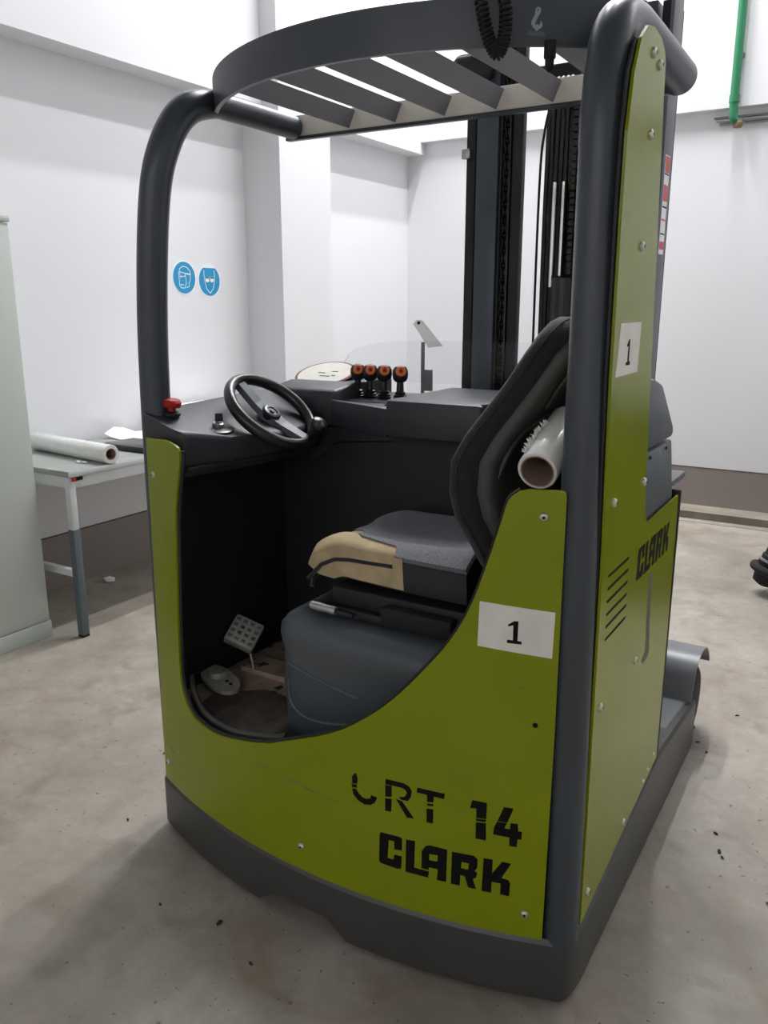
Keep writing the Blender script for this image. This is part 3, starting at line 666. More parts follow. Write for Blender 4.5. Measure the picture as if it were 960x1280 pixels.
# strut with paper tag
box('tag_strut', -1.425, -1.412, 2.596, 2.60, 1.25, 1.47, M['conduit'], TR)
box('strut_foot', -1.46, -1.36, 2.53, 2.61, 1.20, 1.26, M['black'], TR, 0.004)
box('strut_clip', -1.412, -1.38, 2.595, 2.603, 1.30, 1.375, M['conduit'], TR, 0.002)
tg = [(-1.475,1.53), (-1.463,1.545), (-1.44,1.543), (-1.335,1.458), (-1.392,1.452), (-1.442,1.50)]
ptg = sheet('paper_tag', [tg], lambda u, v, off: Vector((u, 2.588+(v-1.455)*0.5-off, v+off*0.5)), 0.0015, M['paper_clean'], TR, smooth=False)
lathe('tag_eyelet', (-1.452,2.6258,1.5345), (0,-0.9,0.45), [(0.006,0), (0.006,0.002)], M['ink'], ptg, 8)

# steering console (left hand) ------------------------------------------------
def hull(name, top, bot, m, bev=0.014):
    bm = bmesh.new(); n = len(top)
    a = [bm.verts.new(p) for p in top]; c = [bm.verts.new(p) for p in bot]
    for k in range(n): bm.faces.new((a[k], a[(k+1) % n], c[(k+1) % n], c[k]))
    bm.faces.new(a); bm.faces.new(c)
    bmesh.ops.bevel(bm, geom=bm.edges[:], offset=bev, segments=3, affect='EDGES', profile=0.5)
    return link_bm(name, bm, m, TR, smooth=True)
SC = hull('steering_console', [(-1.765,1.60,1.312), (-1.66,1.592,1.288), (-1.60,1.592,1.262), (-1.565,1.75,1.236), (-1.53,1.92,1.222), (-1.53,2.16,1.235), (-1.765,2.16,1.335)],
          [(-1.765,1.605,1.165), (-1.66,1.60,1.165), (-1.60,1.60,1.168), (-1.575,1.75,1.165), (-1.545,1.92,1.160), (-1.545,2.16,1.16), (-1.765,2.16,1.16)], M['plastic'])
hull('console_lip', [(-1.74,1.62,1.166), (-1.60,1.606,1.166), (-1.58,1.75,1.164), (-1.55,1.92,1.160), (-1.55,2.16,1.158), (-1.74,2.16,1.158)],
     [(-1.74,1.62,1.135), (-1.615,1.615,1.135), (-1.60,1.75,1.135), (-1.575,1.92,1.135), (-1.575,2.16,1.135), (-1.74,2.16,1.135)], M['plastic'], 0.008)
# red push button
lathe('button_collar', (-1.712,1.665,1.298), (0.15,0,1), [(0.026,0), (0.026,0.008), (0.02,0.012)], M['black'], TR, 18)
eb = lathe('stop_button', (-1.711,1.665,1.308), (0.15,0,1), [(0.012,0), (0.012,0.012), (0.025,0.014), (0.027,0.018), (0.027,0.028), (0.022,0.034), (0.008,0.036)], M['red'], TR, 20)
eb['label'] = 'red mushroom-head stop button'
# key switch
lathe('key_recess', (-1.622,1.755,1.252), (0.25,-0.1,1), [(0.045,0), (0.045,0.008), (0.038,0.010)], M['black_gloss'], TR, 20)
lathe('key_switch', (-1.622,1.755,1.26), (0.25,-0.1,1), [(0.016,0), (0.016,0.012), (0.012,0.014)], M['steel'], TR, 16)
obox('key', (-1.617,1.755,1.287), ((0.8,-0.6,0), (0.6,0.8,0), (0,0,1)), (0.004,0.011,0.012), M['black'], TR, 0.002)
# steering wheel
n = Vector((0.64,0,0.77)).normalized(); wc = Vector((-1.585,1.955,1.285))
e1 = Vector((0,1,0)); e2 = n.cross(e1)
SW = bpy.data.objects.new('steering_wheel', None); COL.objects.link(SW); SW.parent = TR; SW.empty_display_size = 0.05
def ring(r): return [wc + r*(math.cos(2*math.pi*i/48)*e1+math.sin(2*math.pi*i/48)*e2) for i in range(48)]
bm = bmesh.new(); R = 0.142; rr = 0.0165; rows = []
for i in range(56):
    a = 2*math.pi*i/56; d = math.cos(a)*e1+math.sin(a)*e2
    rows.append([bm.verts.new(wc+d*(R+rr*math.cos(2*math.pi*k/14))+n*rr*1.15*math.sin(2*math.pi*k/14)) for k in range(14)])
for i in range(56):
    a, c = rows[i], rows[(i+1) % 56]
    for k in range(14): bm.faces.new((a[k], a[(k+1) % 14], c[(k+1) % 14], c[k]))
link_bm('wheel_rim', bm, M['black_gloss'], SW, smooth=True)
# one broad spoke runs across the wheel towards the seat
sd = (e1*0.25-e2).normalized()
st_ = n.cross(sd)
bm = bmesh.new()
L0 = 0.136; prof = [(-L0,0.020), (-0.05,0.026), (0,0.032), (0.05,0.026), (L0,0.020)]
rows = []
for s, w in prof:
    dn = -0.016*(1-(abs(s)/L0)**2)
    rows.append([bm.verts.new(wc+sd*s+st_*sw*w+n*(dn+sh*0.009)) for sw, sh in ((-1,-1), (1,-1), (0.8,1), (-0.8,1))])
for a, c in zip(rows, rows[1:]):
    for k in range(4): bm.faces.new((a[k], a[(k+1) % 4], c[(k+1) % 4], c[k]))
bm.faces.new(rows[0]); bm.faces.new(rows[-1])
link_bm('wheel_spoke', bm, M['plastic_side'], SW)
lathe('wheel_hub', wc-n*0.02, n, [(0.03,0), (0.03,0.018), (0.026,0.022), (0.018,0.023), (0.017,0.020), (0.008,0.020), (0.007,0.024)], M['black_gloss'], SW, 24)
kp = wc + (e1*0.42-e2*0.90).normalized()*R*0.97
lathe('spinner_knob', kp, n, [(0.012,0.0), (0.016,0.012), (0.019,0.03), (0.025,0.042), (0.027,0.055), (0.023,0.066), (0.011,0.073)], M['black_gloss'], SW, 18)
lathe('steering_column', wc-n*0.015, -n, [(0.026,0), (0.032,0.03), (0.05,0.07), (0.065,0.13)], M['plastic'], TR, 24)

# kick plate just inside the opening
kp_top = [rear(a, c+0.0, -0.03) for a, c in ic if c < 0.56 and a > -1.63 and a < -1.20]
bm = bmesh.new(); rows = [[bm.verts.new(p+Vector((0,0,0.012))), bm.verts.new(p+Vector((0,-0.008,0.006))), bm.verts.new(p+Vector((0,-0.010,-0.05))), bm.verts.new(p+Vector((0,0.006,-0.05))), bm.verts.new(p+Vector((0,0.008,0.006)))] for p in kp_top]
for a, c in zip(rows, rows[1:]):
    for k in range(5): bm.faces.new((a[k], a[(k+1) % 5], c[(k+1) % 5], c[k]))
bm.faces.new(rows[0]); bm.faces.new(rows[-1]); link_bm('kick_plate', bm, M['bumper'], TR, smooth=True)
# pedals
bm = bmesh.new()
pl = [(0.068*math.cos(a)*1.0+(0.022 if math.cos(a) > 0 else -0.022), 0.046*math.sin(a)) for a in [2*math.pi*i/28 for i in range(28)]]
cA = Vector((-1.665,1.755,0.446)); dA = Vector((0.93,-0.36,0)); dB = Vector((0.36,0.93,0))
add_sheet(bm, [pl], lambda u, v, off: cA+dA*u+dB*v+Vector((0,0,off+0.012-0.10*u)), 0.012); FP = link_bm('foot_switch', bm, M['pedal'], TR, smooth=True)
lathe('foot_button', cA-dA*0.022+Vector((0,0,0.024)), (0.1,0,1), [(0.030,0), (0.030,0.012), (0.026,0.018), (0.012,0.020)], M['pedal'], FP, 20)
for u in (0.03, 0.055): lathe('switch_rivet', cA+dA*u+dB*0.008+Vector((0,0,0.021)), (0.1,0,1), [(0.006,0), (0.005,0.003)], M['black'], FP, 8)
pn = Vector((0.55,-0.42,0.72)).normalized(); pu = Vector((0.95,0.25,-0.2)).normalized(); pu = (pu-pn*pu.dot(pn)).normalized(); pv = pn.cross(pu)
PD = obox('accelerator_pedal', (-1.688,1.90,0.560), (pu,pv,pn), (0.050,0.050,0.020), M['pedal'], TR, 0.008)
for i in range(4):
    for j in range(4):
        c = Vector((-1.688,1.90,0.560))+pu*(-0.036+0.024*i)+pv*(-0.033+0.022*j)+pn*0.018
        obox('pedal_stud', c, (pu,pv,pn), (0.007,0.006,0.002), M['leg_grey'], PD)
tube('pedal_arm', [(-1.68,1.905,0.545), (-1.66,1.90,0.49), (-1.63,1.88,0.44)], 0.006, M['steel'], TR, 8)
obox('pedal_base', (-1.60,1.93,0.448), ((1,0,0),(0,1,0),(0,0,1)), (0.09,0.05,0.008), M['cabfloor'], TR)

# seat pod and seat ------------------------------------------------------------
def pod():
    secs = []
    for z, ins in ((0.43,0.012), (0.50,0.006), (0.69,0.005), (0.708,0.001), (0.735,-0.002), (0.765,0.001), (0.785,0.014), (0.80,0.045)):
        base = [(-1.335,2.12), (-1.335,1.68), (-1.330,1.650), (-1.312,1.632), (-1.28,1.624), (-1.1,1.60), (-0.85,1.59), (-0.60,1.605), (-0.56,1.65), (-0.56,2.12)]
        cxx, cyy = -0.95, 1.88
        secs.append([(x+(ins if x < cxx else -ins), y+(ins if y < cyy else -ins), z) for x, y in base])
    return loft('seat_pod', secs, M['pod'], TR)
PO = pod()
# moulded rib lines on the pod face
def podface(u, v, off):
    xs = [-1.335,-1.330,-1.312,-1.28,-1.1,-0.85,-0.60]; ys = [1.686,1.656,1.638,1.630,1.606,1.596,1.611]
    for a in range(6):
        if xs[a] <= u <= xs[a+1]: t = (u-xs[a])/(xs[a+1]-xs[a]); y = ys[a]*(1-t)+ys[a+1]*t; break
    else: y = 1.60
    return Vector((u, y-off, v))
for pts in ([(-1.295,0.655), (-1.20,0.640), (-1.05,0.625)], [(-1.300,0.61), (-1.296,0.555), (-1.272,0.525), (-1.22,0.512), (-1.12,0.530), (-1.0,0.575), (-0.90,0.64), (-0.86,0.68)]):
    tube('moulded_rib', [podface(p.x, p.y, -0.002) for p in catmull([(a, c, 0) for a, c in pts], 6)], 0.0065, M['pod'], PO, 8)

ST = bpy.data.objects.new('operator_seat', None); COL.objects.link(ST); ST.parent = TR; ST.empty_display_size = 0.05
# suspension between pod and cushion
box('suspension', -1.20, -0.62, 1.70, 2.10, 0.80, 0.875, M['black'], ST, 0.01)
box('slide_rail', -1.24, -0.62, 1.665, 1.69, 0.808, 0.832, M['black_gloss'], ST, 0.004)
box('slide_block', -1.02, -0.82, 1.655, 1.69, 0.815, 0.862, M['rubber'], ST, 0.006)
tube('adjust_lever', [(-1.10,1.655,0.822), (-1.20,1.648,0.832)], 0.006, M['black'], ST, 8)
lathe('lever_grip', (-1.15,1.652,0.828), (-1,-0.05,0.06), [(0.011,0), (0.012,0.01), (0.011,0.03), (0.0125,0.05), (0.011,0.075), (0.006,0.08)], M['steel'], ST, 12)
# cushion body: grid over (X front->back, Y near->far)
def cushion_top(u, v):          # u 0 front .. 1 back, v 0 near .. 1 far
    xf = -1.312+0.05*(2*v-0.75)**2*0.6
    x = xf*(1-u)+(-0.80)*u
    y = 1.690+0.43*v + (0.040*(1-u)**2)*(1-2*v)
    edge = min(v, 1-v)
    bol = 0.016*math.exp(-((edge-0.16)/0.09)**2)
    z = 1.000+bol - 0.016*math.sin(math.pi*u)*min(1, edge/0.2)
    if u < 0.26: z -= 0.062*(1-u/0.26)**1.7
    if edge < 0.10: z -= 0.016*(1-edge/0.10)**2
    if u < 0.03: z -= 0.012*(1-u/0.03)**2
    return Vector((x, y, z))
def cushion(name, m, grow, u0fun, drop, inset=0.0, u_hi=1.0):
    NU, NV = 30, 24; bm = bmesh.new(); top = {}; bot = {}; c = Vector((-1.03,1.905,0.93))
    for j in range(NV+1):
        v = j/NV; u0 = u0fun(v)
        for i in range(NU+1):
            u = u0+(u_hi-u0)*i/NU
            p = cushion_top(u, v)
            p.y += (p.y-c.y)*(grow*0.35-inset); p.z += grow*0.12
            if inset: p.z -= 0.014
            top[i, j] = bm.verts.new(p)
            q = Vector((p.x+0.03*max(0, 1-u/0.3), c.y+(p.y-c.y)*0.96, max(0.885, p.z-drop)))
            bot[i, j] = bm.verts.new(q)
    for j in range(NV):
        for i in range(NU):
            bm.faces.new((top[i,j], top[i+1,j], top[i+1,j+1], top[i,j+1]))
            bm.faces.new((bot[i,j], bot[i,j+1], bot[i+1,j+1], bot[i+1,j]))
    for i in range(NU):
        bm.faces.new((top[i,0], bot[i,0], bot[i+1,0], top[i+1,0])); bm.faces.new((top[i,NV], top[i+1,NV], bot[i+1,NV], bot[i,NV]))
    for j in range(NV):
        bm.faces.new((top[0,j], top[0,j+1], bot[0,j+1], bot[0,j])); bm.faces.new((top[NU,j], bot[NU,j], bot[NU,j+1], top[NU,j+1]))
    return link_bm(name, bm, m, ST, smooth=True, sharp=70)
cushion('cushion_foam', M['foam'], 0.0, lambda v: 0.0, 0.085, u_hi=0.64)
cushion('cushion_base', M['black'], 0.0, lambda v: 0.16, 0.075, 0.008)
rj = random.Random(3); jit = [rj.uniform(-0.02, 0.02) for _ in range(40)]
def tear(v):
    pts = [(0,0.60), (0.09,0.57), (0.125,0.33), (0.2,0.29), (0.35,0.25), (0.44,0.12), (0.6,0.09), (0.8,0.07), (1.0,0.04)]
    for (a, b_), (c, d) in zip(pts, pts[1:]):
        if a <= v <= c: return max(0, b_+(d-b_)*(v-a)/(c-a)+jit[int(v*39)]*0.6)
    return 0.02
cushion('cushion_cover', M['fabric'], 0.035, tear, 0.014)
# torn piping and loose flap round the front of the foam
fl = [cushion_top(0.0, v) + Vector((0.012, 0, -0.062)) for v in [i/20 for i in range(21)]]
tube('torn_piping', [Vector((p.x+0.0, p.y, p.z+0.008*math.sin(i*1.7))) for i, p in enumerate(fl)], 0.0065, M['fabric_dark'], ST, 7)
nf = [cushion_top(u, 0.02)+Vector((0, -0.004, -0.048+0.03*u)) for u in [0.0, 0.1, 0.2, 0.3, 0.4, 0.5, 0.58]]
tube('torn_piping', nf, 0.006, M['fabric_dark'], ST, 7)
# backrest
rows_b = [(0.955,0.15,-0.77), (1.00,0.185,-0.785), (1.06,0.212,-0.805), (1.12,0.228,-0.835), (1.18,0.235,-0.848), (1.25,0.232,-0.845), (1.31,0.22,-0.815), (1.37,0.20,-0.775), (1.43,0.182,-0.735), (1.49,0.168,-0.700), (1.535,0.150,-0.672), (1.562,0.115,-0.655), (1.572,0.06,-0.648)]
def back_sections(th, wsc, dx, shrink_top=0.0):
    S = []
    for z, w, xf in rows_b:
        w = w*wsc; s = []
        prof = [(-1.0,0.35), (-0.985,0.12), (-0.90,0.0), (-0.72,-0.012), (-0.45,0.012), (0,0.022), (0.45,0.012), (0.72,-0.012), (0.90,0.0), (0.985,0.12), (1.0,0.35), (0.98,0.75), (0.9,0.95), (0.5,1.0), (0,1.02), (-0.5,1.0), (-0.9,0.95), (-0.98,0.75)]
        for a, d in prof:
            xx = xf+dx+(d*th if d > 0.05 or d < 0 and False else d if abs(d) < 0.05 else d*th)
            s.append((xx, 1.90+a*w, z-shrink_top*(1 if z > 1.5 else 0)))
        S.append(s)
    return S
loft('backrest', back_sections(0.075, 1.0, 0.0), M['fabric_dark'], ST)
BS = loft('backrest_shell', back_sections(0.062, 0.90, 0.052, 0.012), M['shell'], ST)
# raised head panel and lumbar ridge moulded in the shell
def shell_x(z):
    for (z0, w0, x0), (z1, w1, x1) in zip(rows_b, rows_b[1:]):
        if z0 <= z <= z1: return x0+(x1-x0)*(z-z0)/(z1-z0)+0.052+0.063
    return -0.5
bm = bmesh.new(); add_sheet(bm, [[(1.785,1.37), (2.015,1.37), (2.03,1.42), (2.01,1.50), (1.97,1.537), (1.83,1.537), (1.79,1.50), (1.77,1.42)]], lambda u, v, off: Vector((shell_x(v)+off, u, v)), 0.007, (1.8,1.85,1.9,1.95,2.0)); link_bm('shell_panel', bm, M['shell'], BS)
tube('shell_ridge', catmull([(shell_x(1.20)-0.012,1.715,1.20), (shell_x(1.29)-0.006,1.745,1.29), (shell_x(1.335),1.80,1.335), (shell_x(1.35)+0.002,1.90,1.35), (shell_x(1.335),2.0,1.335)], 6), 0.008, M['shell'], BS, 8)
tube('backrest_piping', catmull([(x+0.030, 1.90-w-0.001, z) for z, w, x in rows_b], 4), 0.0022, M['fabric_dark'], ST, 6)
box('seat_back_bracket', -0.74, -0.66, 1.74, 2.06, 0.86, 1.02, M['black'], ST, 0.01)

# ================================================================== THINGS ON OR BY THE TRUCK
def film_roll(label, group, a, c, ro=0.032, ri=0.026, film_r=None):
    a = Vector(a); c = Vector(c); d = (c-a).normalized(); L = (c-a).length
    t = thing('film_roll', (a+c)/2-Vector((0,0,ro)), label, 'film roll', group)
    lathe('film', a, d, [(ri+0.003,0.001), (ro-0.002,0.001), (ro,0.004), (ro,L-0.004), (ro-0.002,L-0.001), (ri+0.003,L-0.001)], M['film'], t, 32, False)
    lathe('core', a, d, [(ri,0.001), (ri+0.003,0.0005), (ri+0.003,L-0.0005), (ri,L-0.001), (ri-0.0005,L-0.002), (ri-0.0005,0.002)], M['core'], t, 24, False)
    return t, a, d, L
t, a, d, L = film_roll('clear film roll with frayed wrap wedged between seat back and guard post', None, (-0.598,1.592,1.264), (-0.6125,1.815,1.338), 0.043, 0.033)
box_r = random.Random(5)
bm = bmesh.new()
u = d.cross(Vector((0,0,1))).normalized(); w = u.cross(d)
for i in range(46):
    s = 0.01+0.15*i/46; base = a+d*s+(-u*0.6+w*0.8).normalized()*0.043 if (-u).x < 0 else a+d*s+(u*0.6+w*0.8).normalized()*0.043
    dirn = ((base-(a+d*s)).normalized()+Vector((box_r.uniform(-.7,.7), box_r.uniform(-.7,.7), box_r.uniform(-.5,.7)))).normalized()
    l = box_r.uniform(0.006,0.018); q = d.cross(dirn).normalized()*0.003
    m1 = base+dirn*l*0.5+Vector((box_r.uniform(-.004,.004), 0, box_r.uniform(-.004,.004)))
    f0 = [base-d*0.003, base+d*0.003, m1+q, m1-q]; f1 = [m1-q, m1+q, base+dirn*l]
    bm.faces.new([bm.verts.new(p) for p in f0]); bm.faces.new([bm.verts.new(p) for p in f1])
fz = link_bm('frayed_film', bm, M['film'], t); fz['kind'] = 'stuff'

# ================================================================== WORKBENCH, CABINET AND WALL ITEMS
WB = thing('workbench', (-3.6,3.4,0), 'grey workbench with two-tone legs standing against the white wall', 'workbench')
BX0, BX1, BY0, BY1, BZ = -3.955, -3.235, 2.47, 4.45, 0.835
box('bench_top', BX0, BX1, BY0, BY1, BZ-0.028, BZ, M['bench_top'], WB, 0.003)
box('top_edge', BX1-0.002, BX1+0.004, BY0, BY1, BZ-0.028, BZ-0.003, M['bench_light'], WB, 0.001)
box('frame_rail', BX1-0.06, BX1-0.005, BY0+0.01, BY1-0.01, BZ-0.085, BZ-0.029, M['bench_light'], WB, 0.002)
box('frame_rail', BX0+0.02, BX1-0.06, BY0+0.01, BY0+0.05, BZ-0.085, BZ-0.029, M['bench_light'], WB, 0.002)
box('frame_rail', BX0+0.02, BX1-0.06, BY1-0.05, BY1-0.01, BZ-0.085, BZ-0.029, M['bench_light'], WB, 0.002)
for lx, ly in ((BX1-0.040,BY0+0.002), (BX1-0.040,BY1-0.06), (BX0+0.02,BY0+0.002), (BX0+0.02,BY1-0.06)):
    lg = box('leg', lx, lx+0.036, ly, ly+0.036, 0.545, BZ-0.029, M['bench_light'], WB, 0.003)
    ll = box('leg_lower', lx-0.002, lx+0.038, ly-0.002, ly+0.038, 0.012, 0.55, M['bench_dark'], WB, 0.003)
    box('leg_foot', lx-0.001, lx+0.037, ly-0.001, ly+0.037, 0.0, 0.012, M['rubber'], ll)
box('stretcher', BX0+0.08, BX1-0.06, BY0+0.02, BY0+0.05, 0.30, 0.335, M['bench_light'], WB, 0.003)
box('maker_plate', BX1+0.0045, BX1+0.006, BY0+0.012, BY0+0.075, BZ-0.047, BZ-0.030, M['ink'], WB)
box('maker_plate_mark', BX1+0.006, BX1+0.0066, BY0+0.014, BY0+0.036, BZ-0.045, BZ-0.032, M['red'], WB)
film_roll('long white stretch film roll lying on the workbench', None, (-3.225,2.72,BZ+0.048), (-3.90,2.79,BZ+0.048), 0.047, 0.026)
bm = bmesh.new(); rs = random.Random(9)
for i in range(7):
    c = Vector((-3.36+rs.uniform(-.03,.03), 2.655+rs.uniform(-.015,.015), BZ+0.004)); r = rs.uniform(0.006,0.014)
    mt = Matrix.Translation(c) @ Matrix.Rotation(rs.uniform(0,3),4,'Z') @ Matrix.Diagonal((r*1.6, r*0.6, r*0.5, 1))
    bmesh.ops.create_icosphere(bm, subdivisions=1, radius=1, matrix=mt)
zmin = min(v.co.z for v in bm.verts)
for v in bm.verts: v.co.z += BZ-zmin
tag(link_bm('film_scrap', bm, M['film'], None, smooth=True), 'small crumpled scrap of clear film on the bench edge', 'film scrap')
# black document sleeve and papers on the bench
bm = bmesh.new(); add_box(bm, -3.62,-3.26,3.0,3.22, BZ, BZ+0.032, 0.008); tag(link_bm('document_sleeve', bm, M['black_gloss'], None, smooth=True), 'flat black sleeve lying on the workbench beside the film roll', 'sleeve')
def sheet_paper(x0, x1, y0, y1, z, label, rot=0.0, curl=0.02, group=None, th=0.001):
    bm = bmesh.new(); N = 8; cx, cy = (x0+x1)/2, (y0+y1)/2; g0 = {}; g1 = {}
    for i in range(N+1):
        for j in range(5):
            x = x0+(x1-x0)*i/N-cx; y = y0+(y1-y0)*j/4-cy; zz = curl*(abs(2*i/N-1)**3)*(0.5+0.5*math.sin(j*1.3))
            X = cx+x*math.cos(rot)-y*math.sin(rot); Y = cy+x*math.sin(rot)+y*math.cos(rot)
            g0[i,j] = bm.verts.new((X,Y,z+zz+th)); g1[i,j] = bm.verts.new((X,Y,z+zz))
    for i in range(N):
        for j in range(4):
            bm.faces.new((g0[i,j],g0[i+1,j],g0[i+1,j+1],g0[i,j+1])); bm.faces.new((g1[i,j],g1[i,j+1],g1[i+1,j+1],g1[i+1,j]))
    for i in range(N):
        bm.faces.new((g0[i,0],g1[i,0],g1[i+1,0],g0[i+1,0])); bm.faces.new((g0[i,4],g0[i+1,4],g1[i+1,4],g1[i,4]))
    for j in range(4):
        bm.faces.new((g0[0,j],g0[0,j+1],g1[0,j+1],g1[0,j])); bm.faces.new((g0[N,j],g1[N,j],g1[N,j+1],g0[N,j+1]))
    return tag(link_bm('paper_sheet', bm, M['paper_clean'], None, smooth=True), label, 'paper', group)
sheet_paper(-3.90,-3.46,3.26,3.58,BZ,'curled white paper sheet lying on the workbench behind the black sleeve',0.12,0.06)
# white carton with loose sheets further along the bench
CB = thing('carton', (-3.72,3.95,BZ), 'low white carton on the workbench behind the steering console', 'carton')
box('carton_body', -3.90,-3.55,3.62,4.30,BZ,BZ+0.125,M['paper_clean'],CB,0.004)
box('carton_lid', -3.905,-3.545,3.615,4.305,BZ+0.125,BZ+0.14,M['paper_clean'],CB,0.003)
sheet_paper(-3.80,-3.58,3.66,3.95,BZ+0.14,'white paper sheet lying on top of the white carton',0.15,0.02)

CA = thing('steel_cabinet', (-3.68,1.95,0), 'tall grey-green steel cabinet standing beside the workbench', 'cabinet')
box('cabinet_body', -3.96,-3.405,1.42,2.412,0.085,1.945,M['cabinet'],CA,0.004)
box('cabinet_plinth', -3.955,-3.400,1.425,2.418,0.0,0.082,M['cabinet'],CA,0.003)
box('cabinet_cap', -3.965,-3.398,1.415,2.418,1.95,1.978,M['cabinet'],CA,0.004)
for y0, y1 in ((1.44,1.913), (1.919,2.392)):
    dd = box('cabinet_door', -3.405,-3.3995,y0,y1,0.10,1.93,M['cabinet'],CA,0.002)
box('cabinet_handle', -3.3995,-3.378,1.87,1.895,1.0,1.14,M['black'],CA,0.004)

# safety signs on the wall -------------------------------------------------
def disc_loop(r, n=40): return [(r*math.cos(2*math.pi*i/n), r*math.sin(2*math.pi*i/n)) for i in range(n)]
def sign(y, z, label, strokes, fills, bite=False):
    mp = lambda u, v, off: Vector((WX+off, y+u, z+v))
    t = thing('safety_sign', (WX+0.002,y,z), label, 'sign')
    sheet('sign_border', [disc_loop(0.108)], mp, 0.0012, M['sign_white'], t, smooth=False)
    loop = disc_loop(0.099)
    if bite: loop = [p for p in loop if not (p[1] > 0.075 and abs(p[0]) < 0.05)]; 
    sheet('sign_disc', [loop], mp, 0.0012, M['sign_blue'], t, smooth=False, off=0.0012)
    for pts, w in strokes:
        for (a, b_), (c, d_) in zip(pts, pts[1:]):
            v = Vector((c-a, d_-b_)); 
            if v.length < 1e-5: continue
            nn = Vector((-v.y, v.x)).normalized()*w
            sheet('sign_line', [[(a+nn.x,b_+nn.y), (c+nn.x,d_+nn.y), (c-nn.x,d_-nn.y), (a-nn.x,b_-nn.y)]], mp, 0.0006, M['sign_white'], t, smooth=False, off=0.0024)
    for poly in fills: sheet('sign_shape', [poly], mp, 0.0006, M['sign_white'], t, smooth=False, off=0.0024)
sign(4.055,1.765,'round blue sign with a helmeted head, goggles and mask in white outline',
     [([(-0.045,0.03), (-0.04,0.055), (-0.01,0.07), (0.025,0.065), (0.05,0.045), (0.055,0.02)], 0.0022), ([(-0.05,0.035), (-0.045,-0.05), (-0.03,-0.065), (0.0,-0.065), (0.015,-0.03), (0.01,0.01)], 0.0022),
      ([(-0.045,0.035), (0.005,0.028), (0.01,0.01), (-0.035,0.005), (-0.045,0.035)], 0.0022), ([(0.005,0.025), (0.055,0.022)], 0.004), ([(0.055,0.022), (0.05,-0.02), (0.04,-0.03), (0.04,-0.055), (0.015,-0.062)], 0.0022), ([(-0.04,-0.045), (-0.008,-0.045)], 0.0022)],
     [[(-0.04,0.012), (-0.02,0.012), (-0.02,0.0), (-0.04,0.0)]])
sign(4.288,1.752,'round blue sign with a bearded face wearing dark goggles, its top torn',
     [([(-0.05,0.065), (-0.052,0.03), (-0.045,-0.01), (-0.03,-0.055), (0.0,-0.082), (0.03,-0.055), (0.045,-0.01), (0.05,0.03), (0.045,0.065)], 0.0024), ([(-0.05,0.018), (0.05,0.018)], 0.005)],
     [[(-0.042,0.022), (-0.006,0.022), (-0.006,-0.006), (-0.02,-0.012), (-0.036,-0.008)], [(0.006,0.022), (0.042,0.022), (0.036,-0.008), (0.02,-0.012), (0.006,-0.006)]], True)

# pipes on the far wall -------------------------------------------------------
PY = WY-0.145
GP = thing('green_pipe', (-1.21,PY,2.86), 'vertical green painted pipe with corroded end on the far wall', 'pipe')
tube('pipe', fillet([(-1.215,PY,5.3), (-1.205,PY,2.95), (-1.200,PY,2.885), (-1.165,PY+0.03,2.868)], 0.05), 0.031, M['pipe_green'], GP, 16)
lathe('pipe_collar', (-1.205,PY,3.0), (0,0,1), [(0.036,0), (0.036,0.05)], M['pipe_green'], GP, 16)
lathe('pipe_end', (-1.168,PY+0.02,2.835), (0,0,1), [(0.030,0), (0.034,0.012), (0.034,0.035), (0.026,0.045)], M['brass'], GP, 12)
box('pipe_bracket', -1.24,-1.17,PY+0.03,WY-0.09,3.3,3.33,M['steel'],GP)
for i in range(3):
    z = 2.93-0.022*i; y = WY-0.018-0.018*(i % 2)
    tube_o = tube('conduit', [(-1.355+0.02*i,y,z), (RX,y,z-0.04)], 0.0095, M['conduit'], None, 10)
    tag(tube_o, ('upper','middle','lower')[i]+' of three thin grey conduits running behind the green pipe', 'conduit', None)

# machine fitting that juts in at the right ------------------------------------
VF = thing('coupling_unit', (0.5,5.0,0), 'black ribbed flange coupling jutting out above the concrete floor, with an added unseen dark machine body', 'machine')
ax = (1,0.1,0.0); cc = Vector((-0.44,4.93,0.150))
lathe('flange', cc, (0.25,0.05,1), [(0.0366,-0.1037), (0.0671,-0.0854), (0.0732,-0.0366), (0.1037,-0.0244), (0.1098,-0.0061), (0.1037,0.0061), (0.0732,0.0122), (0.0756,0.0366), (0.0671,0.0415), (0.0671,0.0732), (0.0586,0.0781), (0.0561,0.1098), (0.0244,0.1220)], M['rubber'], VF, 22)
lathe('flange_band', cc, (0.25,0.05,1), [(0.0781,0.0390), (0.0781,0.0488), (0.0708,0.0512)], M['steel'], VF, 22)
lathe('cap_nut', cc, (0.25,0.05,1), [(0.0366,0.1220), (0.0390,0.1440), (0.0183,0.1525)], M['black_gloss'], VF, 6)
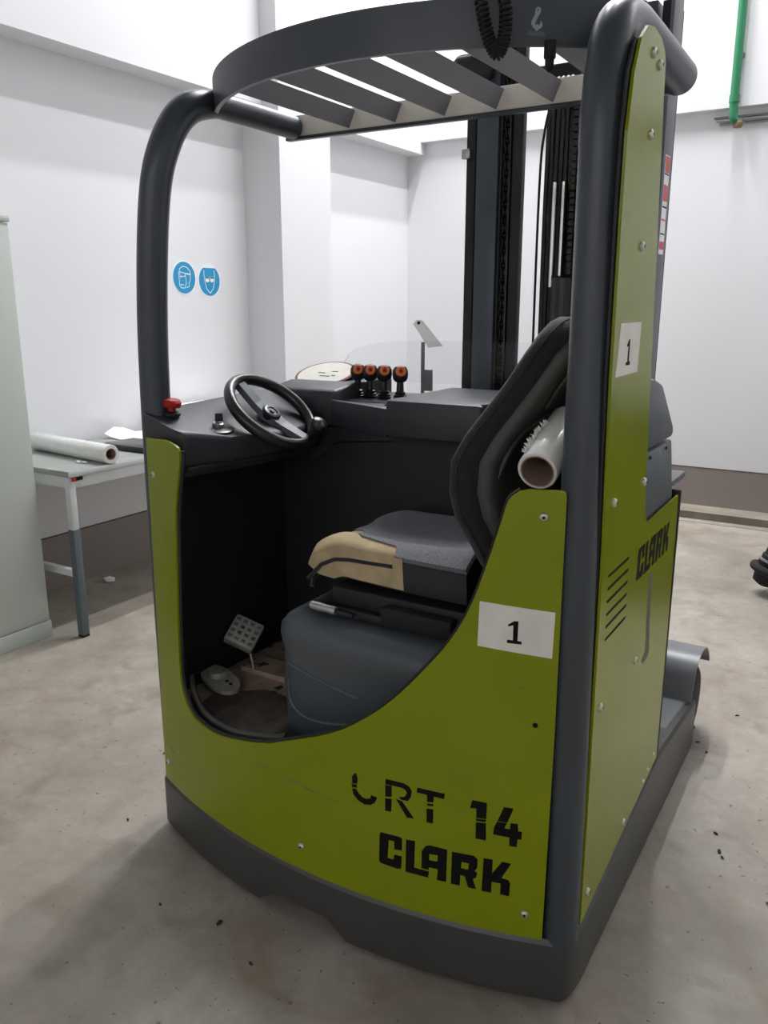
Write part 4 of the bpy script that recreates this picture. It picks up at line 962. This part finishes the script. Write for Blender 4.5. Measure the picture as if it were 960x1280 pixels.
tube('coupling_arm', [cc+Vector((0.02,0,-0.03)), cc+Vector((0.42,0.03,0.03))], 0.025, M['rubber'], VF, 12)

MB = box('unseen_machine_body', -0.16, 1.3, 4.45, 5.7, 0.10, 1.02, M['black'], VF, 0.03)  # unseen body, added for its dark reflection in the green side panel
box('unseen_machine_lid', -0.17, 1.31, 4.44, 5.71, 1.02, 1.05, M['charcoal'], VF, 0.01)
for x in (-0.08, 1.2):
    for y in (4.55, 5.6): lathe('unseen_machine_foot', (x,y,0), (0,0,1), [(0.05,0), (0.05,0.02), (0.02,0.03), (0.02,0.11)], M['black'], VF, 14)
# litter on the floor -----------------------------------------------------------
def crumb(x, y, r, m, label, cat, name, group, flat=0.45):
    bm = bmesh.new(); rs = random.Random(int(x*977+y*131))
    bmesh.ops.create_icosphere(bm, subdivisions=1, radius=1)
    a = rs.uniform(0, 3)
    for v in bm.verts:
        k = rs.uniform(0.7,1.2); p = Vector((v.co.x*r*1.5*k, v.co.y*r*0.7*k, v.co.z*r*flat*k))
        v.co = Vector((x+p.x*math.cos(a)-p.y*math.sin(a), y+p.x*math.sin(a)+p.y*math.cos(a), p.z))
    z0 = min(v.co.z for v in bm.verts)
    for v in bm.verts: v.co.z -= z0
    o = link_bm(name, bm, m, None); return tag(o, label, cat, group)
crumb(-3.80,3.12,0.026,M['paper_clean'],'crumpled white paper scrap on the floor under the workbench','paper scrap','paper_scrap',None,0.9)

for x, y, r in ((-0.482,3.10,0.012), (-0.443,3.0,0.007), (-0.257,2.366,0.008), (-0.244,2.34,0.006), (-0.281,2.451,0.007), (-1.34,1.362,0.008), (-1.528,1.33,0.005), (-1.179,1.297,0.006), (-0.40,2.942,0.006), (-0.35,3.3,0.007), (-0.12,2.9,0.006), (-0.10,2.2,0.006), (-1.9,1.55,0.006), (-2.1,1.9,0.006)):
    crumb(x, y, r, M['debris'], 'tiny dark crumb of dirt lying on the concrete floor', 'crumb', 'dirt_crumb', 'dirt crumbs on the floor')
